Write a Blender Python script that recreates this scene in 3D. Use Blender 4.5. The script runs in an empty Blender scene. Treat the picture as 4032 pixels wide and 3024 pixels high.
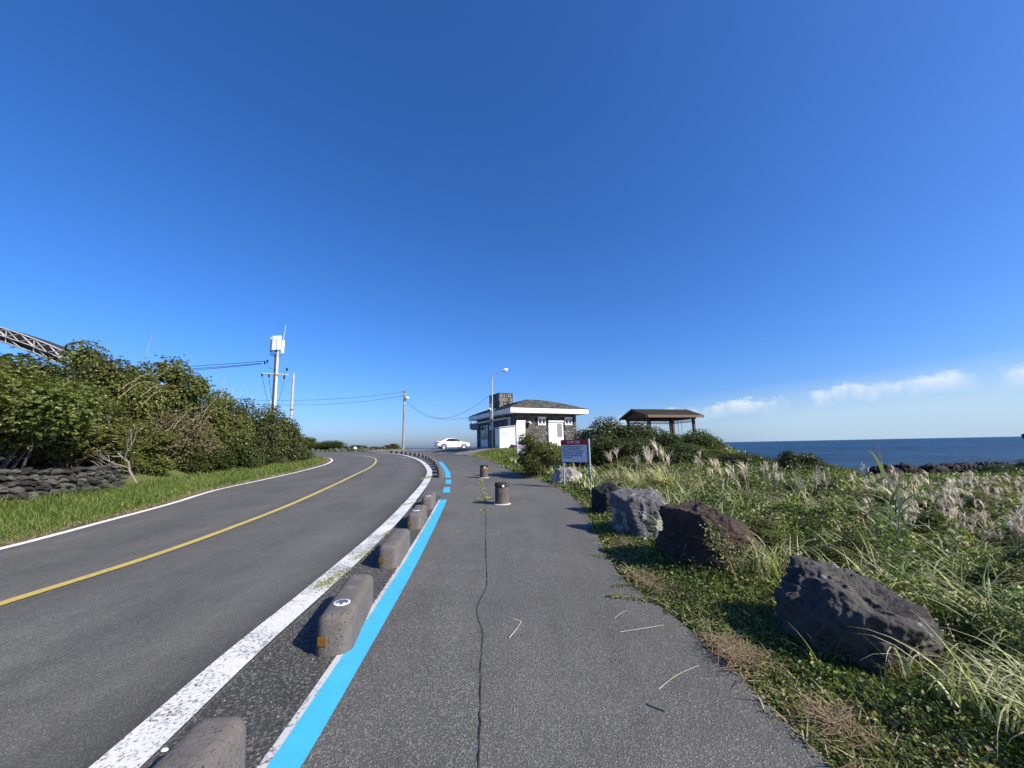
import bpy, bmesh, math, random
import numpy as np
from mathutils import Vector, Matrix, noise as mn
random.seed(7)
PI = math.pi
S = bpy.context.scene
C = S.collection

# ------------------------------------------------------------------ camera
H = 1.55
cam_d = bpy.data.cameras.new('camera'); cam = bpy.data.objects.new('camera', cam_d); C.objects.link(cam)
cam_d.sensor_width = 36; cam_d.lens = 36*1515/4032; cam_d.clip_start = 0.05; cam_d.clip_end = 60000
P_, R_ = math.radians(9.2), math.radians(1.12)
fw = Vector((0, math.cos(P_), math.sin(P_))); up = Vector((0, -math.sin(P_), math.cos(P_))); rt = Vector((1, 0, 0))
cx = math.cos(R_)*rt - math.sin(R_)*up; cy = math.sin(R_)*rt + math.cos(R_)*up
m = Matrix((cx, cy, -fw)).transposed().to_4x4(); m.translation = Vector((0, 0, H))
cam.matrix_world = m; S.camera = cam

# ------------------------------------------------------------------ world, sun, exposure
SUN_AZ, SUN_EL = math.radians(120), math.radians(36)      # azimuth clockwise from +Y
sd = Vector((math.sin(SUN_AZ)*math.cos(SUN_EL), math.cos(SUN_AZ)*math.cos(SUN_EL), math.sin(SUN_EL)))
sun_d = bpy.data.lights.new('sun', 'SUN'); sun = bpy.data.objects.new('sun', sun_d); C.objects.link(sun)
sun_d.energy = 4.6; sun_d.angle = math.radians(0.5); sun_d.color = (1.0, 0.925, 0.80)
sun.rotation_euler = sd.to_track_quat('Z', 'Y').to_euler()
W = bpy.data.worlds.new('World'); S.world = W; W.use_nodes = True
wn, wl = W.node_tree.nodes, W.node_tree.links
wn.clear()
def N(tree, typ, **kw):
    n = tree.nodes.new(typ)
    for k, v in kw.items(): setattr(n, k, v)
    return n
sky = N(W.node_tree, 'ShaderNodeTexSky', sky_type='NISHITA', sun_disc=False, sun_elevation=SUN_EL, sun_rotation=SUN_AZ,
        altitude=0, air_density=1.0, dust_density=1.2, ozone_density=10.0)
def wm(op, a, b=None, c=None, clamp=False):
    n = N(W.node_tree, 'ShaderNodeMath', operation=op, use_clamp=clamp)
    for i, v in enumerate((a, b, c)):
        if v is None: continue
        if isinstance(v, (int, float)): n.inputs[i].default_value = v
        else: wl.new(v, n.inputs[i])
    return n.outputs[0]
tc = N(W.node_tree, 'ShaderNodeTexCoord'); sx = N(W.node_tree, 'ShaderNodeSeparateXYZ'); wl.new(tc.outputs['Generated'], sx.inputs[0])
az = wm('ARCTAN2', sx.outputs[0], sx.outputs[1]); el = wm('ARCSINE', sx.outputs[2])
azd = wm('MULTIPLY', az, 180/PI); eld = wm('MULTIPLY', el, 180/PI)
def wnoise(sa, se, scale, detail, off=0.0):
    cb = N(W.node_tree, 'ShaderNodeCombineXYZ')
    wl.new(wm('MULTIPLY', azd, sa), cb.inputs[0]); wl.new(wm('MULTIPLY', eld, se), cb.inputs[1]); cb.inputs[2].default_value = off
    t = N(W.node_tree, 'ShaderNodeTexNoise'); t.inputs['Scale'].default_value = scale; t.inputs['Detail'].default_value = detail
    t.inputs['Roughness'].default_value = 0.55; wl.new(cb.outputs[0], t.inputs['Vector']); return t.outputs['Fac']
# a low bank of fair-weather cloud over the sea, its flat haze layer below
top = wm('ADD', wm('MULTIPLY', wm('SUBTRACT', 1.0, wm('EXPONENT', wm('MULTIPLY', wm('MAXIMUM', wm('ADD', azd, -6.0), 0.0), -0.035))), 5.3), 2.35)
bump = wm('MULTIPLY', wm('SUBTRACT', wnoise(0.16, 0.0, 1.0, 6, 3.0), 0.5), 3.2)
top2 = wm('ADD', top, bump)
gap = wm('ADD', wm('MULTIPLY', wm('SUBTRACT', wnoise(0.20, 0.10, 1.0, 4, 9.0), 0.36), 7.0, clamp=True), 0.0, clamp=True)
edge = wm('MULTIPLY', wm('ADD', wm('SUBTRACT', top2, eld), wm('MULTIPLY', wm('SUBTRACT', wnoise(0.7, 1.9, 1.0, 8, 1.0), 0.5), 1.9)), 1.7, clamp=True)
low = wm('SUBTRACT', 1.0, wm('MULTIPLY', wm('SUBTRACT', wm('SUBTRACT', top2, 0.15), eld), 0.48, clamp=True))
azm = wm('MULTIPLY', wm('ADD', azd, -9.0), 0.07, clamp=True)
back = wm('SUBTRACT', 1.0, wm('MULTIPLY', wm('ADD', azd, -115.0), 0.03, clamp=True))
cm = wm('MULTIPLY', wm('MULTIPLY', wm('MULTIPLY', edge, low), wm('MULTIPLY', azm, back)), wm('MULTIPLY', gap, 0.95))
mixc = N(W.node_tree, 'ShaderNodeMix', data_type='RGBA'); wl.new(cm, mixc.inputs['Factor'])
hsv = N(W.node_tree, 'ShaderNodeHueSaturation'); hsv.inputs['Hue'].default_value = 0.5; hsv.inputs['Saturation'].default_value = 1.1; hsv.inputs['Value'].default_value = 1.0
tint = N(W.node_tree, 'ShaderNodeMix', data_type='RGBA', blend_type='MULTIPLY'); tint.inputs['Factor'].default_value = 1.0
wl.new(sky.outputs[0], tint.inputs['A']); tint.inputs['B'].default_value = (0.97, 0.945, 1.07, 1); wl.new(tint.outputs['Result'], hsv.inputs['Color'])
hz = wm('MULTIPLY', wm('MULTIPLY', wm('SUBTRACT', wm('ADD', top, 1.5), eld), 0.22, clamp=True), wm('MULTIPLY', wm('MULTIPLY', wm('MULTIPLY', wm('ADD', azd, -4.0), 0.03, clamp=True), back), 0.75))
mixh = N(W.node_tree, 'ShaderNodeMix', data_type='RGBA'); wl.new(hz, mixh.inputs['Factor']); wl.new(hsv.outputs[0], mixh.inputs['A']); mixh.inputs['B'].default_value = (3.0, 4.1, 5.1, 1)
wl.new(mixh.outputs['Result'], mixc.inputs['A']); mixc.inputs['B'].default_value = (4.9, 5.3, 5.8, 1)
bg = N(W.node_tree, 'ShaderNodeBackground'); bg.inputs['Strength'].default_value = 0.11
wo = N(W.node_tree, 'ShaderNodeOutputWorld')
wl.new(mixc.outputs['Result'], bg.inputs['Color']); wl.new(bg.outputs[0], wo.inputs['Surface'])
S.view_settings.view_transform = 'Standard'; S.view_settings.look = 'None'
S.view_settings.exposure = 0.72; S.view_settings.gamma = 1.0; S.view_settings.use_curve_mapping = False
S.cycles.max_bounces = 6; S.cycles.transparent_max_bounces = 8

# ------------------------------------------------------------------ helpers
def ss(a, b, x):
    t = np.clip((x-a)/(b-a), 0, 1); return t*t*(3-2*t)
YR=[-20,2,4.3,7.2,12.4,19,29.7,44,52,60]; XR=[-1.9,-1.85,-1.95,-2.2,-2.95,-4.1,-7.4,-13.2,-17.5,-30]
YL=[-20,4,6.2,8.2,12.9,18.6,27.3,37.3,43,60]; XL=[-7.9,-7.9,-7.9,-8.4,-10,-11.1,-13.6,-17.8,-24,-60]
def tz(x, y):                                            # the lie of the land
    x = np.asarray(x, float); y = np.asarray(y, float)
    g = 0.022*np.minimum(y, 50)+np.where(y > 50, 0.15*(1-np.exp(-(np.maximum(y, 50)-50)*.022/.15)), 0)
    xr = np.interp(y, YR, XR); xl = np.interp(y, YL, XL)
    mm = ss(1.0, 6.0, x-xr)*ss(15, 29, y)
    z = g*(1-mm)+mm*np.maximum(1.40, g+.1)
    w = ss(0, 4.5, x-(4+.36*y))
    fld = np.where(y < 6, 0.012*y, 0.072-0.078*(y-6))
    z = z*(1-w)+w*np.minimum(fld, z)
    z = z+1.0*ss(3.0, 6, xl-x)*ss(-30, 0, y)*(1-ss(34, 50, y))
    d = np.maximum(0, y-(62+np.maximum(0, -x-20)*1.6))
    return np.maximum(z-d*.35, -6)
def T(x, y): return float(tz(x, y))
def lump(x, y, f=1.0, s=0.0):
    return (np.sin(x*1.7*f+s)*np.cos(y*1.3*f+s*2)+np.sin(x*3.1*f+y*2.3*f+s)*.6+np.sin(x*5.3*f-y*4.7*f+s*3)*.4+np.cos(y*7.9*f+x*2.1*f+s)*.25)/2.25

def mk(name, V, F, mat, parent=None, smooth=False, attr=None, uv=None, mats=None, midx=None):
    me = bpy.data.meshes.new(name)
    V = np.asarray(V, np.float32).reshape(-1, 3)
    if isinstance(F, np.ndarray): F = [F]
    if len(F) and not isinstance(F[0], np.ndarray):
        me.from_pydata(V.tolist(), [], F)
    else:
        F = [f for f in F if len(f)]
        loops = np.concatenate([f.ravel() for f in F]).astype(np.int32)
        tot = np.concatenate([np.full(len(f), f.shape[1], np.int32) for f in F])
        st = np.concatenate([[0], np.cumsum(tot)[:-1]]).astype(np.int32)
        me.vertices.add(len(V)); me.vertices.foreach_set('co', V.ravel())
        me.loops.add(len(loops)); me.loops.foreach_set('vertex_index', loops)
        me.polygons.add(len(tot)); me.polygons.foreach_set('loop_start', st); me.polygons.foreach_set('loop_total', tot)
        me.update(calc_edges=True)
    if smooth: me.polygons.foreach_set('use_smooth', np.ones(len(me.polygons), bool))
    if attr is not None:
        a = me.attributes.new('rnd', 'FLOAT', 'POINT'); a.data.foreach_set('value', np.asarray(attr, np.float32))
    if uv is not None:
        l = me.uv_layers.new(name='UVMap'); vi = np.empty(len(me.loops), np.int32); me.loops.foreach_get('vertex_index', vi)
        l.data.foreach_set('uv', np.asarray(uv, np.float32)[vi].ravel())
    for mt in (mats or [mat]): me.materials.append(mt)
    if midx is not None: me.polygons.foreach_set('material_index', np.asarray(midx, np.int32))
    o = bpy.data.objects.new(name, me); C.objects.link(o)
    if parent is not None: o.parent = parent
    return o
def tag(o, label=None, cat=None, group=None, kind=None):
    if label: o['label'] = label
    if cat: o['category'] = cat
    if group: o['group'] = group
    if kind: o['kind'] = kind
    return o
def empty(name, loc=(0, 0, 0), rz=0):
    o = bpy.data.objects.new(name, None); C.objects.link(o); o.location = loc; o.rotation_euler = (0, 0, rz); o.empty_display_size = .1
    return o
def kids(o): return [c for c in bpy.data.objects if c.parent == o]
def copy_tree(o, parent=None, ch=None):
    c = o.copy(); C.objects.link(c)
    if parent is not None: c.parent = parent
    for k in kids(o): copy_tree(k, c)
    return c

class MB:
    def __init__(s): s.v = []; s.f = []; s.m = []; s.cm = 0
    def add(s, vs, fs):
        b = len(s.v); s.v += [tuple(v) for v in vs]; s.f += [tuple(i+b for i in f) for f in fs]; s.m += [s.cm]*len(fs)
    def box(s, x0, x1, y0, y1, z0, z1, M=None):
        vs = [Vector((x, y, z)) for z in (z0, z1) for y in (y0, y1) for x in (x0, x1)]
        if M is not None: vs = [M @ v for v in vs]
        s.add(vs, [(0, 2, 3, 1), (4, 5, 7, 6), (0, 1, 5, 4), (2, 6, 7, 3), (0, 4, 6, 2), (1, 3, 7, 5)]); return s
    def tube(s, pts, rad, n=8, cap=True):
        pts = [Vector(p) for p in pts]
        if not hasattr(rad, '__len__'): rad = [rad]*len(pts)
        vs, fs = [], []; ref = None
        for i, p in enumerate(pts):
            d = (pts[min(i+1, len(pts)-1)]-pts[max(i-1, 0)]).normalized()
            if ref is None: ref = Vector((0, 0, 1)) if abs(d.z) < .9 else Vector((1, 0, 0))
            a = d.cross(ref).normalized(); b = d.cross(a).normalized(); ref = -b if False else ref
            for k in range(n):
                t = 2*PI*k/n; vs.append(p+(a*math.cos(t)+b*math.sin(t))*rad[i])
        for i in range(len(pts)-1):
            for k in range(n):
                fs.append((i*n+k, i*n+(k+1) % n, (i+1)*n+(k+1) % n, (i+1)*n+k))
        if cap: fs.append(tuple(range(n-1, -1, -1))); fs.append(tuple((len(pts)-1)*n+k for k in range(n)))
        s.add(vs, fs); return s
    def lathe(s, prof, n=24, M=None):
        vs, fs = [], []
        for r, z in prof:
            for k in range(n):
                t = 2*PI*k/n; v = Vector((r*math.cos(t), r*math.sin(t), z)); vs.append(M @ v if M is not None else v)
        for i in range(len(prof)-1):
            for k in range(n): fs.append((i*n+k, i*n+(k+1) % n, (i+1)*n+(k+1) % n, (i+1)*n+k))
        fs.append(tuple(range(n-1, -1, -1))); fs.append(tuple((len(prof)-1)*n+k for k in range(n)))
        s.add(vs, fs); return s
    def obj(s, name, mat, parent=None, smooth=False, mats=None):
        o = mk(name, s.v, s.f, mat, parent, smooth, mats=mats, midx=s.m if mats else None)
        if smooth:
            try: o.data.set_sharp_from_angle(angle=math.radians(40))
            except Exception: pass
        return o

# ------------------------------------------------------------------ materials
class MT:
    def __init__(s, name, rough=.8, spec=.5, metal=0):
        s.m = bpy.data.materials.new(name); s.m.use_nodes = True; s.t = s.m.node_tree; s.b = s.t.nodes['Principled BSDF']
        s.b.inputs['Roughness'].default_value = rough; s.b.inputs['Metallic'].default_value = metal
        s.b.inputs['Specular IOR Level'].default_value = spec; s.out = s.t.nodes['Material Output']
    def n(s, typ, **kw): return N(s.t, typ, **kw)
    def l(s, a, b): s.t.links.new(a, b)
    def setv(s, sock, v):
        if isinstance(v, (int, float)): sock.default_value = v
        elif isinstance(v, (tuple, list)): sock.default_value = (*v, 1) if len(v) == 3 and len(sock.default_value) == 4 else v
        else: s.l(v, sock)
    def co(s, kind='Object', scale=None):
        t = s.n('ShaderNodeTexCoord'); o = t.outputs[kind]
        if scale:
            mp = s.n('ShaderNodeMapping'); mp.inputs['Scale'].default_value = scale; s.l(o, mp.inputs[0]); o = mp.outputs[0]
        return o
    def noise(s, v, scale, detail=4, rough=.55, dist=0):
        t = s.n('ShaderNodeTexNoise'); t.inputs['Scale'].default_value = scale; t.inputs['Detail'].default_value = detail
        t.inputs['Roughness'].default_value = rough; t.inputs['Distortion'].default_value = dist; s.l(v, t.inputs['Vector']); return t.outputs['Fac']
    def vor(s, v, scale, feat='F1', out='Distance', rnd=1):
        t = s.n('ShaderNodeTexVoronoi', feature=feat); t.inputs['Scale'].default_value = scale; t.inputs['Randomness'].default_value = rnd
        s.l(v, t.inputs['Vector']); return t.outputs[out]
    def math(s, op, a, b=0.0, clamp=False):
        t = s.n('ShaderNodeMath', operation=op, use_clamp=clamp); s.setv(t.inputs[0], a); s.setv(t.inputs[1], b); return t.outputs[0]
    def rng(s, v, a, b, c=0., d=1.):
        t = s.n('ShaderNodeMapRange'); s.l(v, t.inputs[0])
        for i, q in enumerate((a, b, c, d)): t.inputs[i+1].default_value = q
        return t.outputs[0]
    def ramp(s, v, stops):
        t = s.n('ShaderNodeValToRGB'); s.l(v, t.inputs[0]); e = t.color_ramp.elements
        while len(e) < len(stops): e.new(.5)
        for i, (p, c) in enumerate(stops): e[i].position = p; e[i].color = (*c, 1) if len(c) == 3 else c
        return t.outputs[0]
    def mix(s, f, a, b, mode='MIX'):
        t = s.n('ShaderNodeMix', data_type='RGBA', blend_type=mode); s.setv(t.inputs['Factor'], f); s.setv(t.inputs['A'], a); s.setv(t.inputs['B'], b); return t.outputs['Result']
    def col(s, v): s.setv(s.b.inputs['Base Color'], v); return s
    def bump(s, h, strength=.5, dist=.01):
        t = s.n('ShaderNodeBump'); t.inputs['Strength'].default_value = strength; t.inputs['Distance'].default_value = dist; s.l(h, t.inputs['Height'])
        s.l(t.outputs[0], s.b.inputs['Normal']); return s
def flat(name, c, rough=.6, spec=.5, metal=0, var=.12, sc=6):
    t = MT(name, rough, spec, metal); v = t.co(); n = t.noise(v, sc, 5)
    t.col(t.mix(t.rng(n, .3, .7, 0, 1), tuple(q*(1-var) for q in c), tuple(min(1, q*(1+var)) for q in c))); t.bump(t.noise(v, sc*8, 3), .15, .004); return t.m
def leafmat(name, stops, rough=.42, trans=.25, spec=.5, objvar=.25, tt=(1.35, 1.5, .75)):
    t = MT(name, rough, spec); a = t.n('ShaderNodeAttribute', attribute_name='rnd'); oi = t.n('ShaderNodeObjectInfo')
    c = t.ramp(a.outputs['Fac'], stops)
    h = t.n('ShaderNodeHueSaturation'); t.l(c, h.inputs['Color']); t.l(t.rng(oi.outputs['Random'], 0, 1, 1-objvar, 1+objvar), h.inputs['Value'])
    t.l(t.rng(oi.outputs['Random'], 0, 1, .488, .512), h.inputs['Hue'])
    t.col(h.outputs[0]); tr = t.n('ShaderNodeBsdfTranslucent')
    g = t.mix(1.0, h.outputs[0], tt, 'MULTIPLY'); t.l(g, tr.inputs[0])
    mx = t.n('ShaderNodeMixShader'); mx.inputs[0].default_value = trans; t.l(t.b.outputs[0], mx.inputs[1]); t.l(tr.outputs[0], mx.inputs[2]); t.l(mx.outputs[0], t.out.inputs[0])
    return t.m
def asphalt(name, lo, hi, scale=95, bands=None, bump=.5, tint=(1, .97, .87)):
    t = MT(name, .86, .35); v = t.co()
    agg = t.vor(v, scale, out='Color'); sep = t.n('ShaderNodeSeparateColor'); t.l(agg, sep.inputs[0])
    g = t.math('POWER', sep.outputs[0], 2.2)
    fine = t.noise(v, scale*.55, 3, .7); big = t.noise(v, .55, 5, .6); mid = t.noise(v, 5, 4, .6)
    f = t.math('ADD', t.math('MULTIPLY', g, .75), t.math('MULTIPLY', t.rng(fine, .3, .7, 0, 1), .5))
    c = t.ramp(f, [(0, tuple(lo*q for q in tint)), (.55, tuple((lo*.55+hi*.45)*q for q in tint)), (1.0, tuple(hi*1.5*q for q in tint))])
    k = t.math('MULTIPLY', t.math('MULTIPLY', t.rng(big, .3, .7, .82, 1.16), t.rng(mid, .3, .7, .92, 1.08)), t.rng(t.noise(t.co('Object', (3.0, .35, 1)), 1.3, 6, .7), .3, .7, .9, 1.1))
    if bands is not None:
        uv = t.n('ShaderNodeSeparateXYZ'); t.l(t.co('UV'), uv.inputs[0])
        b = t.ramp(uv.outputs[0], bands); k = t.math('MULTIPLY', k, b)
    spk = t.vor(v, 9, out='Distance'); sp = t.math('LESS_THAN', spk, .035)
    c2 = t.mix(1.0, c, k, 'MULTIPLY'); c2 = t.mix(t.math('MULTIPLY', sp, .45), c2, (.5, .48, .44)); t.col(c2)
    t.bump(t.math('ADD', t.vor(v, scale), t.math('MULTIPLY', fine, .8)), bump, .008); return t.m
def paint(name, c, wear=.45, wc=(.07, .07, .068), sc=60, crack=True, rough=.6, soft=.12, dirt=.2):
    t = MT(name, rough, .4); v = t.co(); n = t.noise(v, sc, 6, .7, .3); big = t.noise(v, 2.2, 4)
    f = t.rng(t.math('ADD', n, t.math('MULTIPLY', t.rng(big, .35, .65, -.5, .5), .15)), wear-soft, wear, 1, 0)
    if crack:
        e = t.noise(t.co('Object', (1, .35, 1)), 22, 7, .7, 1.2); e = t.math('ABSOLUTE', t.math('SUBTRACT', e, .5)); f = t.math('MAXIMUM', f, t.math('MULTIPLY', t.math('LESS_THAN', e, .005), .6))
    d = t.noise(v, 7, 6, .65)
    cc = t.mix(t.rng(d, .4, .75, 0, dirt), c, tuple(q*.5 for q in c)); t.col(t.mix(f, cc, wc)); t.bump(t.math('SUBTRACT', t.noise(v, 160, 2), f), .4, .004); return t.m

M_road = asphalt('road asphalt', .066, .112, 170, [(0, (.9,)*3), (.03, (1.0,)*3), (.15, (1.05,)*3), (.3, (.93,)*3), (.44, (1.10,)*3), (.5, (.90,)*3), (.62, (1.08,)*3), (.75, (.97,)*3), (.86, (1.12,)*3), (.93, (.88,)*3), (.965, (.5,)*3), (1, (.45,)*3)], .3)
M_gut = asphalt('old gutter asphalt', .024, .105, 80, None, .7)
M_pathL = asphalt('footpath asphalt', .066, .142, 135, None, .6)
M_pathR = asphalt('footpath asphalt patch', .068, .130, 150, None, .5, (1, .97, .88))
M_white = paint('worn white road paint', (.66, .66, .63), .485, crack=True, sc=45)
M_white2 = paint('white edge paint', (.72, .71, .66), .36, crack=False, sc=45)
M_wthin = paint('faded white paint', (.5, .5, .48), .47, sc=40, crack=False)
M_yel = paint('yellow road paint', (.50, .38, .10), .41, (.09, .08, .05), 35, False)
M_blue = paint('blue lane paint', (.058, .41, .74), .27, (.03, .12, .22), 50, False, .55, .05, .22)
def lava(name, c1, c2, lich=None, lc=(.42, .42, .40), pit=26, ls=3.2, lt=.56, bump=.9, rough=.85):
    t = MT(name, rough, .35); v = t.co(); n = t.noise(v, 5, 8, .65); n2 = t.noise(v, 28, 5, .7); p = t.vor(v, pit); p2 = t.vor(v, pit*.42)
    hole = t.rng(p, .05, .3, 0, 1); hole2 = t.rng(p2, .05, .16, 0, 1)
    c = t.ramp(t.math('ADD', t.math('MULTIPLY', n, .7), t.math('MULTIPLY', n2, .3)), [(.3, c1), (.7, c2)])
    if lich: 
        q = t.noise(v, ls, 9, .62, .6); c = t.mix(t.rng(q, lt, lt+.05, 0, lich), c, lc)
    t.col(c)
    t.bump(t.math('ADD', t.math('ADD', t.math('MULTIPLY', hole, .35), t.math('MULTIPLY', hole2, .5)), t.math('MULTIPLY', t.noise(v, 16, 8, .7), 1.3)), bump, .03); return t.m
M_block = None
def blockmat():
    t = MT('porous basalt block', .85, .3); v = t.co(); n = t.noise(v, 4, 8, .65); n2 = t.noise(v, 40, 5, .7)
    p = t.vor(v, 42); k = t.math('MULTIPLY', t.rng(p, .10, .2, 1, 0), t.rng(t.noise(v, 7, 2), .42, .62, 0, 1))
    c = t.ramp(t.math('ADD', t.math('MULTIPLY', n, .6), t.math('MULTIPLY', n2, .4)), [(.3, (.085, .075, .067)), (.7, (.17, .152, .137))])
    t.col(t.mix(k, c, (.012, .011, .01))); t.bump(t.math('SUBTRACT', t.math('MULTIPLY', n2, .5), t.math('MULTIPLY', k, 1.6)), 1.0, .022); return t.m
M_block = blockmat()
M_lava = lava('black lava rock', (.009, .0085, .008), (.034, .032, .031), None)
M_lavab = lava('brown lava boulder', (.016, .012, .010), (.07, .047, .036), .35, (.11, .07, .05), 13, 2.6, .5)
M_lavag = lava('grey boulder with pale faces', (.05, .049, .047), (.16, .155, .148), .85, (.38, .37, .355), 16, 2.4, .53, .7)
M_lavad = lava('dark boulder with pale scuffs', (.016, .0145, .013), (.115, .105, .094), .8, (.36, .36, .34), 24, 3.4, .62)
M_lavap = lava('pale boulder', (.12, .11, .10), (.33, .30, .27), .8, (.5, .47, .42), 14, 2.0, .5, .6)
M_wallst = None
M_amber = flat('amber reflector', (.21, .10, .012), .3, .6); M_black = flat('black plastic', (.015, .015, .016), .5)
M_discw = flat('white enamel', (.75, .77, .78), .4); M_discb = flat('slate blue enamel', (.07, .10, .14), .35)
M_metal = flat('galvanised steel', (.50, .51, .52), .45, .5, .6); M_conc = flat('concrete', (.36, .34, .31), .9, .3, 0, .2, 3)
M_pole = flat('weathered concrete pole', (.42, .38, .35), .85, .3, 0, .18, 2); M_polew = flat('white grey pole', (.62, .62, .60), .7)
M_paintw = flat('white painted surface', (.78, .79, .78), .55, .4, 0, .04, 2); M_grayp = flat('grey painted metal', (.42, .45, .5), .5)
M_darkst = flat('dark painted steel', (.03, .035, .05), .5)
def objvarmat(name, c1, c2, rough=.85, sc=9, bump=.5):
    t = MT(name, rough, .3); v = t.co(); oi = t.n('ShaderNodeObjectInfo'); a = t.n('ShaderNodeAttribute', attribute_name='rnd')
    r = t.math('FRACT', t.math('ADD', oi.outputs['Random'], a.outputs['Fac'])); n = t.noise(v, sc, 6, .65)
    c = t.mix(r, c1, c2); c = t.mix(t.rng(n, .35, .65, 0, .5), c, tuple(q*.45 for q in c1)); t.col(c); t.bump(n, bump, .02); return t.m
M_wallst = objvarmat('dry wall basalt', (.022, .021, .02), (.125, .12, .105), .92, 7, .9); M_brick = objvarmat('dark basalt brick', (.07, .066, .058), (.22, .205, .18)); M_mortar = flat('dark mortar', (.022, .021, .02), .95)
M_rooft = objvarmat('weathered roof shingle', (.04, .039, .035), (.145, .14, .125), .9, 5)
M_towt = objvarmat('stone shingle', (.04, .039, .037), (.26, .25, .235), .9, 12)
M_glassd = flat('dark window glass', (.03, .035, .04), .12, .6); M_frost = flat('frosted grey glass', (.2, .21, .21), .35)
M_wood = flat('brown stained timber', (.075, .038, .024), .65, .4, 0, .25, 14); M_woodl = flat('light brown fascia', (.14, .08, .048), .6, .4, 0, .2, 12)
M_pavr = objvarmat('brown asphalt shingle', (.038, .031, .024), (.05, .04, .031), .95, 20, .3)
M_car = flat('white car paint', (.80, .80, .80), .22, .6, 0, .01); M_carg = flat('tinted car glass', (.012, .013, .015), .08, .7)
M_tyre = flat('tyre rubber', (.018, .018, .018), .8); M_rim = flat('alloy', (.55, .56, .58), .3, .5, .8); M_red = flat('red lamp plastic', (.25, .01, .01), .25)
M_signred = flat('sign red', (.52, .018, .03), .5, .4, 0, .08); M_signw = flat('sign face pale', (.70, .73, .78), .5, .4, 0, .05); M_ink = flat('sign ink', (.03, .035, .06), .6); M_inkw = flat('sign white lettering', (.8, .75, .75), .5)
M_bark = flat('grey bark', (.20, .175, .15), .9, .3, 0, .3, 12); M_barkd = flat('dark bark', (.10, .085, .07), .9, .3, 0, .3, 12); M_twig = flat('dry twig', (.34, .27, .19), .85, .3, 0, .25, 10)
M_wire = flat('cable', (.02, .02, .022), .6)
def groundmat():
    t = MT('soil and litter', .95, .2); v = t.co(); n = t.noise(v, .6, 6, .65); n2 = t.noise(v, 14, 6, .7)
    c = t.ramp(n, [(.3, (.055, .065, .022)), (.5, (.10, .085, .05)), (.7, (.16, .135, .085))])
    t.col(t.mix(t.rng(n2, .3, .7, 0, .7), c, (.04, .034, .022))); t.bump(n2, .8, .03); return t.m
M_ground = groundmat()
def apronmat():
    t = MT('worn concrete apron', .9, .3); v = t.co(); n = t.noise(v, .9, 7, .65); n2 = t.noise(v, 22, 5, .7)
    c = t.ramp(n, [(.3, (.15, .13, .11)), (.55, (.235, .205, .18)), (.75, (.28, .25, .215))]); t.col(t.mix(t.rng(n2, .35, .7, 0, .5), c, (.14, .12, .10))); t.bump(n2, .4, .01); return t.m
M_apron = apronmat()
def seamat():
    t = MT('sea water', .42, .32); t.b.inputs['IOR'].default_value = 1.33; v = t.co('Object', (1, 2.2, 1)); v2 = t.co('Object', (1, 5, 1))
    a = t.noise(v, .35, 6, .62); b = t.noise(v2, .035, 6, .6); cc = t.noise(v2, .0035, 4, .6)
    c = t.ramp(b, [(.34, (.006, .026, .055)), (.5, (.009, .042, .085)), (.66, (.018, .068, .125))])
    c = t.mix(t.rng(a, .42, .62, 0, .6), c, (.005, .022, .052)); c = t.mix(t.rng(cc, .5, .7, 0, .35), c, (.02, .055, .09))
    st = t.noise(t.co('Object', (1, .22, 1)), .011, 8, .72); c = t.mix(1.0, c, t.rng(st, .36, .64, .55, 1.6), 'MULTIPLY'); st2 = t.noise(t.co('Object', (1, .5, 1)), .16, 6, .7); c = t.mix(1.0, c, t.rng(st2, .36, .64, .7, 1.4), 'MULTIPLY')
    wc = t.noise(t.co('Object', (1, 3, 1)), .16, 8, .7); c = t.mix(t.rng(wc, .70, .74, 0, .75), c, (.6, .66, .7)); t.col(c)
    h = t.math('ADD', t.math('MULTIPLY', a, 1.0), t.math('MULTIPLY', t.noise(v, 1.6, 4, .6), .35)); t.bump(h, 1.0, 1.1); return t.m
M_sea = seamat(); M_foam = flat('sea foam', (.8, .83, .85), .8)

G_DARK = leafmat('glossy evergreen leaves', [(0, (.030, .044, .012)), (.45, (.062, .080, .019)), (.8, (.115, .135, .032)), (1, (.20, .185, .055))], .32, .25, .65)
G_OLIVE = leafmat('olive hedge leaves', [(0, (.06, .078, .019)), (.5, (.13, .148, .035)), (.85, (.21, .205, .055)), (1, (.24, .18, .075))], .36, .28, .6)
G_DRY = leafmat('dry bramble leaves', [(0, (.11, .105, .05)), (.5, (.19, .175, .09)), (.85, (.28, .225, .14)), (1, (.33, .24, .16))], .7, .2, .3)
G_GRASS = leafmat('verge grass', [(0, (.07, .11, .022)), (.45, (.14, .18, .04)), (.7, (.21, .23, .065)), (.85, (.31, .27, .12)), (1, (.42, .33, .18))], .55, .35, .3)
G_COVER = leafmat('ground cover leaves', [(0, (.04, .065, .016)), (.3, (.085, .12, .028)), (.6, (.15, .185, .045)), (.8, (.22, .235, .075)), (.88, (.26, .20, .10)), (1, (.32, .20, .11))], .45, .3, .45)
G_STRAW = leafmat('dry straw', [(0, (.21, .145, .08)), (.5, (.34, .26, .15)), (1, (.50, .40, .25))], .7, .25, .3, tt=(1, .95, .8))
G_SILV = leafmat('silver grass blades', [(0, (.09, .13, .04)), (.4, (.17, .20, .075)), (.7, (.38, .36, .19)), (1, (.60, .53, .33))], .5, .3, .35)
G_PLUME = leafmat('silver grass plume', [(0, (.56, .46, .35)), (.5, (.76, .67, .53)), (1, (.9, .84, .72))], .8, .4, .2, tt=(1, .95, .88))
G_REED = leafmat('broad reed leaves', [(0, (.09, .14, .06)), (.6, (.17, .22, .12)), (1, (.33, .34, .2))], .4, .3, .4)

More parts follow.
